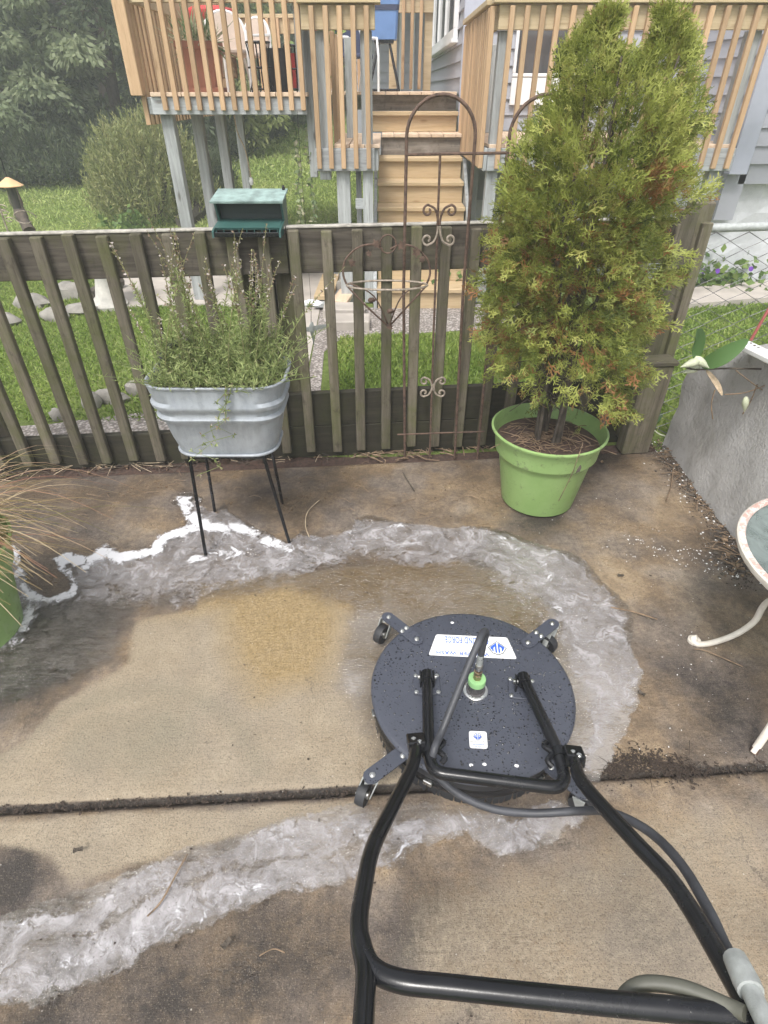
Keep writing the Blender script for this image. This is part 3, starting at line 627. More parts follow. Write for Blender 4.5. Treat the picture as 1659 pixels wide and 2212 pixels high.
o = MB().box((0,0,0), (.15,.09,.50), None, .008).build('post_stub', 'fence', fence, origin=(0,0,0)); o.location = FP(1.36, .25, .11)-WL[fence]; o.rotation_euler = (0,0,FA)
o = MB().box((0,0,0), (.17,.11,.022), None, .004).build('post_stub_cap', 'fence_h', fence, origin=(0,0,0)); o.location = FP(1.36, .512, .11)-WL[fence]; o.rotation_euler = (0,0,FA)

# ------------------------------------------------------------------ DECK with three bays, staircase
deck = thing('wooden_deck', (0, 5.4, 0), 'raised wooden deck with tan railings and grey posts behind the fence', 'deck')
def dbox(name, mat, x0, x1, y0, y1, z0, z1, ch=.004, par=None): return MB().box(((x0+x1)/2,(y0+y1)/2,(z0+z1)/2), (x1-x0,y1-y0,z1-z0), None, ch).build(name, mat, par or deck)
_bal = {}
def baluster(x, y, z0, z1, face, mat='newwood', w=.036):
    h = round(z1-z0, 3)
    if h not in _bal:
        o = MB().box((0,0,0), (w, w, h), None, .003).build('baluster', mat, deck); _bal[h] = o.data; bpy.data.objects.remove(o)
    place('baluster', _bal[h], (x, y, (z0+z1)/2), deck, rot=(random.uniform(-.004,.004), random.uniform(-.006,.006), 0))
ZF, ZL = 1.582, 1.245
# left bay: floor level with the eye
LX0, LX1, LY = -1.80, -.60, 5.47
dbox('rim_board', 'oldwood_h', LX0, LX1, LY, LY+.038, 1.44, 1.552)
dbox('rim_board', 'oldwood_h', LX0-.04, LX0-.002, LY+.04, 9.2, 1.44, 1.552)
for k in range(13): baluster(-1.685+k*.0885, LY-.022, 1.468, 2.60, 0)
for k in range(34): baluster(LX0-.064, LY+.06+k*.10, 1.37, 2.60, 1)
dbox('top_rail', 'rail', LX0, LX1+.02, LY+.002, LY+.04, 2.10, 2.26); dbox('rail_cap', 'rail', LX0-.05, LX1+.05, LY-.06, LY+.09, 2.262, 2.30)
dbox('top_rail', 'rail', LX0-.04, LX0, LY+.05, 9.0, 2.10, 2.26)
dbox('corner_post', 'newwood', LX0-.135, LX0-.045, LY-.03, LY+.05, 1.56, 2.60)
for y in (5.53, 6.40, 7.30, 8.25): dbox('post', 'oldwood', LX0+.03, LX0+.125, y, y+.095, .01, 1.438)
dbox('post', 'oldwood', -.66, -.60, LY+.05, LY+.14, 1.552, 2.26)
for k in range(22):
    x = LX0+.01+k*.1205
    if x > .74: break
    dbox('deck_board', 'newwood_y', x, x+.115, (LY-.02 if x < LX1-.02 else 7.18), 9.2, 1.555, 1.582, .003)
dbox('beam', 'oldwood_h', LX0, .8, 8.6, 8.64, 1.40, 1.55)
# rear railing
dbox('rear_rail', 'rail', -1.8, -.1, 9.0, 9.04, 2.14, 2.28); dbox('rear_rail_cap', 'rail', -1.85, -.05, 8.97, 9.07, 2.282, 2.32)
for k in range(14): baluster(-1.75+k*.12, 8.97, 1.45, 2.28, 0)
rr_ = gy(852, 60, 8.6); dbox('rear_rail', 'rail', .06, .56, 8.6, 8.64, 2.30, 2.46); dbox('rear_rail_cap', 'rail', .02, .60, 8.56, 8.68, 2.462, 2.50)
dbox('rear_post', 'rail', .47, .56, 8.65, 8.74, 1.585, 2.46); dbox('rear_post', 'rail', .06, .15, 8.65, 8.74, 1.585, 2.46)
for k in range(3): baluster(.22+k*.10, 8.58, 1.60, 2.46, 0)
# middle bay and landing
PX0, PX1, PY = -.545, -.075, 5.40
dbox('rim_board', 'oldwood_h', PX0, PX1, PY, PY+.04, 1.065, 1.222)
dbox('rim_board', 'oldwood', PX1-.001, PX1+.03, PY+.045, 6.8, 1.065, 1.222)
for k in range(5): baluster(-.515+k*.098, PY-.022, 1.085, 2.075, 0)
dbox('top_rail', 'rail', PX0-.05, PX1+.01, PY+.001, PY+.039, 1.945, 2.085); dbox('rail_cap', 'rail', PX0-.07, PX1+.05, PY-.045, PY+.10, 2.0885, 2.125)
dbox('post', 'oldwood', PX0+.02, PX0+.11, PY+.045, PY+.135, 1.0, 1.945); dbox('post', 'oldwood', PX1-.10, PX1-.015, PY+.045, PY+.135, .01, 1.945)
dbox('post', 'oldwood', -.39, -.28, PY+.045, PY+.135, .01, 1.064); dbox('post', 'oldwood', -.335, -.27, 6.2, 6.27, 1.0, 1.95)
dbox('post', 'oldwood', -.62, -.56, PY+.2, PY+.28, 1.0, 2.0)
for k in range(4): baluster(-.40, 5.75+k*.3, 1.09, 1.96, 1)
for x0 in (-.40, -.275, -.15): dbox('deck_board', 'newwood_y', x0+.002, x0+.12, PY+.02, 6.9, 1.222, 1.247, .003)
dbox('cross_board', 'oldwood_h', -.24, -.16, PY+.06, PY+.09, .78, .86); dbox('post', 'oldwood', -.235, -.19, 5.55, 5.60, .01, 1.06)
for k in range(7):
    x0 = -.02+k*.122; dbox('deck_board', 'newwood_y', x0, x0+.117, 6.76+.012*random.random(), 7.16, 1.218, 1.247, .003)
dbox('skirt_board', 'skirt', -.03, .82, 6.80, 6.83, 1.055, 1.217)
dbox('step_riser', 'newwood_h', -.16, .74, 7.10, 7.13, 1.248, 1.385); dbox('step_tread', 'newwood_h', -.17, .75, 7.05, 7.34, 1.386, 1.420)
dbox('skirt_board', 'skirt', -.18, .75, 7.33, 7.36, 1.4215, 1.553)
# right bay
QX0, QX1 = .83, 2.80
dbox('rim_board', 'oldwood_h', QX0, QX1, PY, PY+.04, 1.065, 1.222); dbox('rim_board', 'oldwood', QX0-.034, QX0-.002, PY+.01, 7.1, 1.065, 1.222)
for k in range(18): baluster(.905+k*.1085, PY-.022, 1.085, 2.075, 0)
for k in range(16): baluster(QX0-.056, PY+.02+k*.107, 1.085, 2.075, 1)
dbox('top_rail', 'rail', QX0-.01, QX1+.5, PY+.001, PY+.039, 1.945, 2.085); dbox('rail_cap', 'rail', QX0-.06, QX1+.6, PY-.045, PY+.10, 2.0885, 2.125)
dbox('top_rail', 'rail', QX0-.034, QX0-.002, PY+.05, 7.1, 1.945, 2.085); dbox('rail_cap', 'rail', QX0-.09, QX0+.05, PY+.11, 7.1, 2.0885, 2.125)
for x in (QX0+.01, QX1-.14): dbox('post', 'oldwood', x, x+.09, PY+.045, PY+.135, .01, 1.945)
dbox('post', 'oldwood', QX0+.18, QX0+.25, 6.9, 6.97, 1.25, 1.94)
for k in range(16):
    x0 = QX0+.005+k*.1225; dbox('deck_board', 'newwood_y', x0, x0+.117, PY+.015, 7.2, 1.2225, 1.247, .003)
dbox('post', 'oldwood', QX0+.02, QX0+.11, 6.6, 6.69, .01, 1.06)

stair = thing('staircase', (.35, 5.3, 0), 'new pine stairs rising from the gravel to the deck landing', 'stairs')
for i in range(6):
    z = .178*(i+1); y = 5.285+.253*i
    dbox('riser', 'newwood_h', -.055, .755, y+.012, y+.034, z-.178+.001, z-.036, .003, stair)
    if i < 6: dbox('tread', 'newwood_h', -.062, .762, y-.02, y+.275, z-.035, z, .005, stair)
for x in (-.095, .77): MB().prism([(5.28,0),(5.36,0),(6.8,.86),(6.8,1.05),(6.55,1.05),(5.28,.15)], x, x+.03, lambda p: Vector((p.z, p.x, p.y))).build('stringer', 'oldwood', stair)

# ------------------------------------------------------------------ HOUSE
house = thing('house', (1.5, 7.3, 0), 'grey lap sided house with white windows standing behind the deck', 'house')
def planks_x(y, x0, x1, z0, z1, n=None, h=.135):     # siding on a wall facing the camera
    z = z0
    while z < z1-.01:
        hh = min(h, z1-z); mb = MB(); mb.add([(x0,y-.027,z),(x1,y-.027,z),(x1,y,z),(x0,y,z),(x0,y-.004,z+hh),(x1,y-.004,z+hh),(x1,y,z+hh),(x0,y,z+hh)],
            [(0,1,5,4),(0,3,2,1),(4,5,6,7),(0,4,7,3),(1,2,6,5)]); mb.build('siding_plank', 'siding', house); z += h
def planks_y(x, y0, y1, z0, z1, sgn=-1, h=.135, cut=None):
    z = z0
    while z < z1-.01:
        hh = min(h, z1-z); a, b = x+sgn*.027, x+sgn*.004
        MB().add([(a,y0,z),(a,y1,z),(x,y1,z),(x,y0,z),(b,y0,z+hh),(b,y1,z+hh),(x,y1,z+hh),(x,y0,z+hh)],
            [(0,1,5,4),(0,3,2,1),(4,5,6,7),(0,4,7,3),(1,2,6,5)]).build('siding_plank', 'siding', house); z += h
HX = .80
dbox('wall', 'siding', HX+.003, HX+.10, 7.25, 13.2, .5, 4.2, 0, house); planks_y(HX, 7.32, 13.2, 1.43, 3.2)
dbox('wall', 'siding', HX+.1, 3.32, 7.30, 7.4, .6, 4.2, 0, house); planks_x(7.298, HX+.21, 3.12, 1.25, 2.85)
dbox('corner_board', 'trimgrey', HX-.035, HX+.20, 7.21, 7.295, 1.25, 4.0, .004, house)
dbox('wall', 'siding', 3.123, 3.3, 6.05, 7.29, .6, 4.2, 0, house); planks_y(3.12, 6.10, 7.28, 1.02, 2.9)
dbox('corner_board', 'trimgrey', 3.08, 3.24, 5.94, 6.045, .985, 4.0, .004, house)
dbox('wall', 'siding', 3.243, 6.5, 6.05, 6.2, .9, 4.2, 0, house); planks_x(6.048, 3.245, 5.2, 1.06, 2.6)
# painted foundation wall
fd = MB(); nn = 26
gv = []
for i in range(nn+1):
    for j in range(13):
        x = 2.25+(6.0-2.25)*i/nn; z = -.1+1.12*j/12
        gv.append((x, 6.14+.012*math.sin(x*9+z*5)+random.uniform(-.008,.008)+.05*(1-z), z))
fd.add(gv, [(i*13+j, (i+1)*13+j, (i+1)*13+j+1, i*13+j+1) for i in range(nn) for j in range(12)])
fd.box((4.1,6.35,.45), (3.7,.2,1.1)); fd.build('foundation', 'foundation', house)
dbox('foundation', 'foundation', .9, 2.24, 7.31, 7.5, -.1, .9, 0, house)
# wing behind, with its eave
dbox('wall', 'siding', -.6, HX, 13.2, 13.3, .5, 4.5, 0, house); planks_x(13.198, -.55, HX-.02, 1.4, 4.2, h=.15)
dbox('door_trim', 'white', .27, .31, 13.12, 13.17, 1.45, 3.0, 0, house); dbox('door_trim', 'white', .50, .54, 13.12, 13.17, 1.45, 3.0, 0, house)
MB().prism([(-.5,2.62),(.70,3.65),(.70,3.80),(-.5,2.78)], 11.6, 13.3, lambda p: Vector((p.x, p.z, p.y))).build('eave', 'roof', house)
MB().prism([(-.5,2.78),(.70,3.80),(.70,4.6),(-.5,4.6)], 13.0, 13.15, lambda p: Vector((p.x, p.z, p.y))).build('gable', 'roof', house)
def window(p0, p1, plane, nx_, fw=.05, sill=True):
    """frame with panes; plane 'y': wall facing the camera at that y, spans x,z; plane 'x': side wall, spans y,z"""
    a0, z0 = p0; a1, z1 = p1; ax, c = plane
    T = (lambda a, d, z: Vector((a, c-d, z))) if ax == 'y' else (lambda a, d, z: Vector((c-d, a, z)))
    def bx(mb, A0, A1, Z0, Z1, d0, d1):
        A, B = T(A0, d0, Z0), T(A1, d1, Z1); mb.box((A+B)/2, (abs(A.x-B.x), abs(A.y-B.y), abs(A.z-B.z)), None, .004)
    fr = MB()
    bx(fr, a0, a1, z0, z0+fw, 0, .05); bx(fr, a0, a1, z1-fw, z1, 0, .05); bx(fr, a0, a0+fw, z0+fw+.001, z1-fw-.001, 0, .05); bx(fr, a1-fw, a1, z0+fw+.001, z1-fw-.001, 0, .05)
    w = fr.build('window', 'white', house)
    for i in range(nx_):
        b0 = a0+fw+(a1-a0-2*fw)*i/nx_; b1 = a0+fw+(a1-a0-2*fw)*(i+1)/nx_
        m = MB(); bx(m, b0+.012, b1-.012, z0+fw+.002, z1-fw-.002, .008, .02); m.build('pane', 'glass', w)
        if i: m = MB(); bx(m, b0-.02, b0+.02, z0+fw+.002, z1-fw-.002, .004, .045); m.build('mullion', 'white', w)
    if sill: m = MB(); bx(m, a0-.03, a1+.03, z0-.035, z0-.002, 0, .075); m.build('sill', 'white', w)
    return w
wx0, wx1 = gy(1112, 100, 7.28), gy(1236, 100, 7.28); wz0 = gy(1150, 166, 7.28).z
window((wx0.x, wz0), (wx1.x, 2.6), ('y', 7.278), 1, .028, False)
dbox('window_panel', 'white', wx0.x, wx1.x, 7.235, 7.275, 1.47, wz0-.004, .004, house)
wa, wb = gx(993, 80, HX), gx(942, 110, HX)
window((wa.y, gx(993, 78, HX).z-.02), (wb.y+.2, 3.4), ('x', HX-.019), 3, .09)
wc, wd = gx(934, 100, HX), gx(926, 100, HX)
dbox('window_trim', 'white', HX-.07, HX-.02, wc.y, wd.y, gx(930, 118, HX).z, 3.4, .004, house)

# ------------------------------------------------------------------ things on the deck
def at_floor(x, y, z=ZF): return Vector((x, y, z))
# blue bin on a black stand
c = Vector((.0, 7.75, ZF)); bs = thing('bin_stand', c, 'black metal trestle stand under the tall blue bin on the deck', 'stand')
for sx in (-1, 1):
    MB().tube([c+Vector((sx*.06,-.05,.40)), c+Vector((sx*.16,-.15,.012))], .013, 6).build('leg', 'black', bs); MB().tube([c+Vector((sx*.06,.05,.40)), c+Vector((sx*.16,.15,.012))], .013, 6).build('leg', 'black', bs)
    MB().tube([c+Vector((sx*.16,-.15,.012)), c+Vector((sx*.16,.15,.012))], .013, 6).build('foot_bar', 'black', bs)
MB().tube([c+Vector((-.16,-.15,.012)), c+Vector((.16,-.15,.012))], .013, 6).build('foot_bar', 'black', bs)
MB().box(c+Vector((0,0,.415)), (.2,.2,.03), None, .004).build('top_plate', 'black', bs)
bb = thing('blue_bin', c+Vector((0,0,.44)), 'tall tapered blue plastic bin standing on the deck at the head of the stairs', 'bin')
def taper(z0, z1, w0, w1, d0, d1, cc, ch=.02):
    def ring(w, d, z): return [cc+Vector((x, y, z)) for x, y in ((-w+ch,-d),(w-ch,-d),(w,-d+ch),(w,d-ch),(w-ch,d),(-w+ch,d),(-w,d-ch),(-w,-d+ch))]
    return MB().add(ring(w0,d0,z0)+ring(w1,d1,z1), [tuple(range(8))[::-1], tuple(range(8,16))]+[(i,(i+1)%8,8+(i+1)%8,8+i) for i in range(8)])
taper(.432, .66, .13, .145, .12, .13, c).build('base', 'bluebin', bb); taper(.66, .70, .15, .155, .137, .14, c).build('band', 'navy', bb); taper(.702, 1.5, .155, .215, .14, .17, c).build('body', 'bluebin', bb)
MB().box(c+Vector((.01,-.172,1.22)), (.05,.012,.16), None, .002).build('tag', 'white', bb)
# rectangular terracotta planter with grassy plant
c = gy(443, 190, 5.85); c.z = ZF
tp = thing('terracotta_planter', c, 'square terracotta planter on the deck behind the left railing', 'planter')
taper(.03, .27, .125, .145, .12, .14, c, .01).build('body', 'terracotta', tp); taper(.27, .32, .158, .158, .15, .15, c, .01).build('rim', 'terracotta', tp); taper(0, .03, .15, .15, .14, .14, c, .01).build('saucer', 'terracotta', tp)
ac = Acc(); n = 160
C0 = np.array(c)+np.stack([RNG.uniform(-.13,.13,n), RNG.uniform(-.11,.11,n), np.full(n,.31)], 1); D = rdir(n, 1.1); ac.add(*leaf_quads(C0, D, rdir(n), RNG.uniform(.12,.30,n), .014, RNG.random(n)))
M['spider'] = m_leaf('striped_grass_leaf', [(.10,.18,.07),(.30,.36,.20),(.55,.5,.36)])
tag(place('spider_plant', ac.mesh('spider_plant', 'spider'), (0,0,0)), 'arching green and cream leaved plant growing in the terracotta planter on the deck', 'plant')
# two sling chairs with round backs
def chair(name, u, v, Y, rz, label, mat, w=.25):
    c = gy(u, v, Y); c.z = ZF; t = thing(name, c, label, 'chair', None)
    def P(x, y, z): return c+Matrix.Rotation(rz, 3, 'Z') @ Vector((x, y, z))
    n = 16; arc = [(math.cos(math.pi*k/n)*w, .40+math.sin(math.pi*k/n)*.15) for k in range(n+1)]
    back = [(w, .27)]+arc+[(-w, .27)]
    vs = [P(x, .02+.10*(z-.27), z) for x, z in back]+[P(x, .035+.10*(z-.27), z) for x, z in back]; m = len(back)
    MB().add(vs, [tuple(range(m)), tuple(range(m, 2*m))[::-1]]+[(i, i+m, (i+1)%m+m, (i+1)%m) for i in range(m)]).build('backrest', mat, t)
    MB().tube([P(x, .03+.10*(z-.27), z) for x, z in back], .014, 6).build('back_frame', 'white', t)
    MB().box((0,0,0), (2*w, .34, .03), None, .012).build('seat', mat, t, origin=(0,0,0)).location = P(0, -.16, .27)-c; 
    for x in (-w, w):
        MB().tube([P(x, .04, .42), P(x, -.28, .40), P(x, -.31, .27), P(x, -.31, .0)], .012, 6).build('arm', 'white', t); MB().tube([P(x, .0, .28), P(x, .10, .0)], .012, 6).build('leg', 'white', t)
    return t
chair('patio_chair', 500, 190, 6.35, .2, 'beige round backed patio chair with a white frame behind the left railing', 'beige', .17)
chair('patio_chair', 560, 190, 6.9, -.4, 'smaller pale slatted patio chair beside the round backed one on the deck', 'beige', .14)
chair('folding_chair', 757, 190, 7.1, .5, 'navy folding chair with white frame near the blue bin', 'navy', .15)
c = gy(448, 60, 6.7); c.z = ZF-.25
cu = thing('red_cushion', c+Vector((0,0,.74)), 'faded red seat cushion propped above the terracotta planter', 'cushion')
MB().rock(c+Vector((.03,0,.80)), (.46,.14,.13), 5).build('cover', 'redcloth', cu, True); MB().box(c+Vector((.03,.05,.56)), (.36,.05,.42), None, .01).build('backing_stand', 'twig', cu)
def plant_stand(name, u, Y, h, label, flower=None):
    c = gy(u, 190, Y); c.z = ZF; t = thing(name, c, label, 'plant stand')
    for k in range(8):
        a = 2*math.pi*k/8; p = Vector((math.cos(a)*.085, math.sin(a)*.085, 0)); MB().tube(cr([c+p*1.15, c+p*.7+Vector((0,0,h*.4)), c+p*1.1+Vector((0,0,h))], 4), .006, 5).build('rod', 'black', t)
    for z in (.02, h*.5, h): MB().tube([c+Vector((math.cos(2*math.pi*k/14)*.095, math.sin(2*math.pi*k/14)*.095, z)) for k in range(14)], .006, 5, True).build('ring', 'black', t)
    return c
plant_stand('wire_plant_stand', 566, 5.9, .32, 'black wire plant stand left of the dark pots behind the railing')
c2 = plant_stand('wire_plant_stand', 645, 5.9, .30, 'black wire plant stand around the reddish pot behind the railing')
rp = MB().lathe([(.05,.02),(.06,.22),(.065,.25),(.055,.25),(.05,.22)], c2, 14).build('red_pot', 'redcloth', None, True); tag(rp, 'small reddish pot held inside the right wire plant stand', 'pot')
for u, lab in ((592, 'dark glazed pot between the wire plant stands'), (615, 'second dark glazed pot touching the right wire stand'), (690, 'dark pot with pink flowers by the middle post')):
    c = gy(u, 190, 6.1); c.z = ZF
    tag(MB().lathe([(.05,0),(.075,.08),(.08,.26),(.088,.29),(.078,.29),(.07,.25)], c, 16).build('dark_pot', 'blackmatte', None, True), lab, 'pot')
c.z = ZF+.27; ac = Acc(); n = 240; C0 = np.array(c)+RNG.normal(size=(n,3))*[.08,.08,.10]+[0,0,.12]; ac.add(*leaf_quads(C0, rdir(n,.3), rdir(n), .06, .035, RNG.random(n)))
M['gleaf'] = m_leaf('mid_green_leaf', [(.08,.15,.04),(.16,.25,.07),(.26,.34,.10)])
gm = place('geranium', ac.mesh('geranium', 'gleaf'), (0,0,0)); tag(gm, 'bushy green plant with pink blooms in the dark pot on the deck', 'plant')
for k in range(5): MB().rock(c+Vector((random.uniform(-.06,.1), -.06, .2+random.uniform(-.06,.14))), (.06,.05,.06), k).build('bloom', 'pink', gm)
# hanging vine below the deck, light cord
p = gy(650, 246, 5.62); ac = Acc()
for sx in (-.06, .05):
    pts = [Vector((p.x+sx+.012*math.sin(k*1.3), p.y, p.z-.06-k*.055)) for k in range(14)]; ac.tubes(pts, .004, .003, .1)
    C0 = np.repeat(np.array([tuple(q) for q in pts]), 5, 0); ac.add(*leaf_quads(C0, rdir(len(C0), -.4), rdir(len(C0)), .05, .03, RNG.random(len(C0))))
tag(place('hanging_vine', ac.mesh('hanging_vine', 'spider'), (0,0,0)), 'pair of pale leafy strings hanging from the deck edge above the green feeder', 'hanging plant')
p = gy(518, 290, 5.9); pc = MB().tube(cr([p+Vector((-.03,0,.2)), p+Vector((-.02,0,.02)), p+Vector((.03,0,-.12)), p+Vector((.05,0,-.33))], 5), .006, 5).build('pull_cord', 'palelead'); tag(pc, 'thin pale cord with a white end hanging under the deck', 'cord')
MB().lathe([(.012,-.03),(.02,0),(.012,.03)], p+Vector((.05,0,-.35)), 8).build('cord_end', 'white', pc)

# ------------------------------------------------------------------ SURFACE CLEANER
LC = Vector((.268, 1.107, 0)); LR = .308; ZT = .132
sc_ = thing('surface_cleaner', LC, 'round black rotary surface cleaner with long black tube handle standing on the wet concrete', 'surface cleaner')
def m_lid():
    t = NT('wet_blue_black_lid'); w = t.coord('Object'); n = t.noise(w, 6, 5, .6); fine = t.noise(w, 130, 3, .6)
    d1 = t.vor(w, 62); d2 = t.vor(w, 120); sel = t.noise(w, 4, 3)
    drops = t.math('MAXIMUM', t.ramp(d1, (.16, 1.0), (.22, 0.0)), t.math('MULTIPLY', t.ramp(d2, (.20, 1.0), (.27, 0.0)), .8))
    drops = t.math('MULTIPLY', drops, t.ramp(sel, (.38, .1), (.55, 1.0)))
    dry = t.ramp(t.noise(w, 26, 5, .7, 1.0), (.52, 0.0), (.66, 1.0))
    col = t.mix(n, (.040,.045,.062), (.068,.074,.096)); col = t.mix(t.math('MULTIPLY', dry, .35), col, (.045,.05,.07)); col = t.mix(drops, col, (.008,.009,.014))
    scr = t.ramp(t.noise(t.coord('Object', (4,40,4)), 3, 6, .7, 2), (.70, 0.0), (.78, .12)); col = t.mix(scr, col, (.35,.36,.38))
    rough = t.mix(drops, t.ramp(fine, (.3, .36), (.7, .5)), (.16,.16,.16))
    return t.done(t.bsdf(col, rough, 0, t.bump(t.math('ADD', t.math('MULTIPLY', drops, 1.0), t.math('MULTIPLY', fine, .15)), .35, .004), .55))
M['lid'] = m_lid()
def lz(u, v, z=ZT): return gz(u, v, z)
lp = [(0, ZT), (LR*.5, ZT), (LR-.012, ZT), (LR-.004, ZT-.003), (LR, ZT-.009), (LR-.002, ZT-.016)]
MB().lathe(lp, LC, 72).build('lid', 'lid', sc_, True)
MB().lathe([(LR-.006, .118), (LR-.010, .055), (LR-.010,.045)], LC, 64, cap=False).build('skirt', 'blackmatte', sc_, True)
MB().lathe([(LR-.0085, .045), (LR-.006,.052), (LR-.0055, .074), (LR-.0085, .08)], LC, 64, cap=False).build('band', 'black', sc_, True)
br = MB(); 
for k in range(260):
    a = 2*math.pi*k/260; r = LR-.015; p = LC+Vector((math.cos(a)*r, math.sin(a)*r, 0)); q = LC+Vector((math.cos(a+random.uniform(-.02,.02))*(r+random.uniform(-.004,.010)), math.sin(a)*(r+.004), 0))
    t_ = Vector((-math.sin(a), math.cos(a), 0))*.0045; br.add([p+t_+Vector((0,0,.05)), p-t_+Vector((0,0,.05)), q-t_*.9+Vector((0,0,.006)), q+t_*.9+Vector((0,0,.006))], [(0,1,2,3)])
br.build('brush', 'blackmatte', sc_)
for a in (-2.98, -2.08, -1.0, .1, 1.3):
    p = LC+Vector((math.cos(a)*(LR-.003), math.sin(a)*(LR-.003), .062)); MB().box(p, (.008,.026,.018), Matrix.Rotation(a, 3, 'Z'), .002).build('band_clip', 'steel', sc_)
def bolt(p, r, par, h=.006, mat='steel'):
    MB().lathe([(r*1.5,0),(r*1.5,.0016),(r,.0018),(r,h),(r*.75,h+.0015),(0,h+.0015)], p, 8).build('bolt', mat, par)
M['drop'] = m_plain('water_bead', (.012,.013,.016), .04, 0, .1, 40, 0, .9)
wd = MB(); k_ = 0
while k_ < 620:
    a, r = random.uniform(0, 6.283), LR*.97*math.sqrt(random.random()); x_, y_ = math.cos(a)*r, math.sin(a)*r
    if random.random() > .35+.65*(x_ > -.05)*(y_ > -.22): continue
    q_ = random.triangular(.0010,.0042,.0014); c0 = LC+Vector((x_, y_, ZT+.0002)); vs = [c0+Vector((math.cos(2*math.pi*j/7)*q_, math.sin(2*math.pi*j/7)*q_*random.uniform(.8,1.2), 0)) for j in range(7)]+[c0+Vector((math.cos(2*math.pi*j/7)*q_*.6, math.sin(2*math.pi*j/7)*q_*.6, q_*.38)) for j in range(7)]+[c0+Vector((0,0,q_*.5))]
    wd.add(vs, [(j,(j+1)%7,7+(j+1)%7,7+j) for j in range(7)]+[(7+j,7+(j+1)%7,14) for j in range(7)]); k_ += 1
wd.build('water_drops', 'drop', sc_, True, kind='stuff')
# caster brackets, wheels
def bracket(a, b, za, zb, w, bolts, wheel=None):
    A = gz(*a, za); B = gz(*b, zb); d = (B-A); d.z = 0; d.normalize(); s = Vector((-d.y, d.x, 0)); m = (A+B)/2; poly = []
    for k in range(9): an = -math.pi/2+math.pi*k/8; poly.append((B, an))
    mb = MB(); pts = [B+d*math.cos(-math.pi/2+math.pi*k/8)*w/2+s*math.sin(-math.pi/2+math.pi*k/8)*w/2 for k in range(9)]+[A-d*math.cos(-math.pi/2+math.pi*k/8)*w/2-s*math.sin(-math.pi/2+math.pi*k/8)*w/2 for k in range(9)]
    n = len(pts); top = [p+Vector((0,0,.0045)) for p in pts]
    br_ = mb.add(pts+top, [tuple(range(n))[::-1], tuple(range(n,2*n))]+[(i,(i+1)%n,n+(i+1)%n,n+i) for i in range(n)]).build('caster_bracket', 'lid', sc_)
    for f in bolts: p = A.lerp(B, f[0])+s*f[1]+Vector((0,0,.0045)); bolt(p, .0055, br_)
    if wheel:
        wc = B+Vector(wheel[:3]); ax = Vector(wheel[3:6]).normalized(); wr = wheel[6]
        rot = ax.to_track_quat('Z', 'Y').to_matrix()
        wl = MB().lathe([(wr*.35,-.011),(wr*.8,-.011),(wr*.97,-.013),(wr,-.008),(wr,.008),(wr*.97,.013),(wr*.8,.011),(wr*.35,.011)], wc, 24, rot).build('caster_wheel', 'blackmatte', sc_, True)
        MB().lathe([(0,-.016),(wr*.34,-.016),(wr*.34,.016),(0,.016)], wc, 12, rot).build('hub', 'steel', wl, True)
        fk = MB()
        for sgn in (-1, 1):
            off = ax*.019*sgn; up = Vector((B.x, B.y, B.z))-Vector((0,0,.004)); sd = ax.cross(Vector((0,0,1))).normalized()*wr*.55
            vs = [up+off-sd*.9, up+off+sd*.9, wc+off+sd*.35-Vector((0,0,wr*.2)), wc+off-sd*.35-Vector((0,0,wr*.2))]; vs += [v+ax*.003*sgn for v in vs]
            fk.add(vs, [(0,1,2,3),(7,6,5,4),(0,4,5,1),(1,5,6,2),(2,6,7,3),(3,7,4,0)])
        fk.box(up, (.036,.036,.004)); fk.build('fork', 'greycap', sc_)
bracket((900,1383), (838,1334), ZT+.001, ZT+.001, .042, [(0,0),(.42,.010),(.42,-.010),(.97,0)], (-.022,-.012,-.068,.75,-.5,0,.036))
bracket((1140,1390), (1194,1348), ZT+.001, ZT+.001, .042, [(0,0),(.42,.010),(.42,-.010),(.97,0)], (-.012,-.024,-.070,.6,.6,0,.034))
bracket((880,1620), (802,1678), ZT-.02, ZT-.02, .044, [(0,0),(.18,.008),(.97,0)], (-.022,-.012,-.062,.85,-.35,0,.034))
bracket((1190,1660), (1256,1712), ZT-.02, ZT-.045, .042, [(0,0),(.97,0)], (.010,.0,-.052,.5,.8,0,.034))
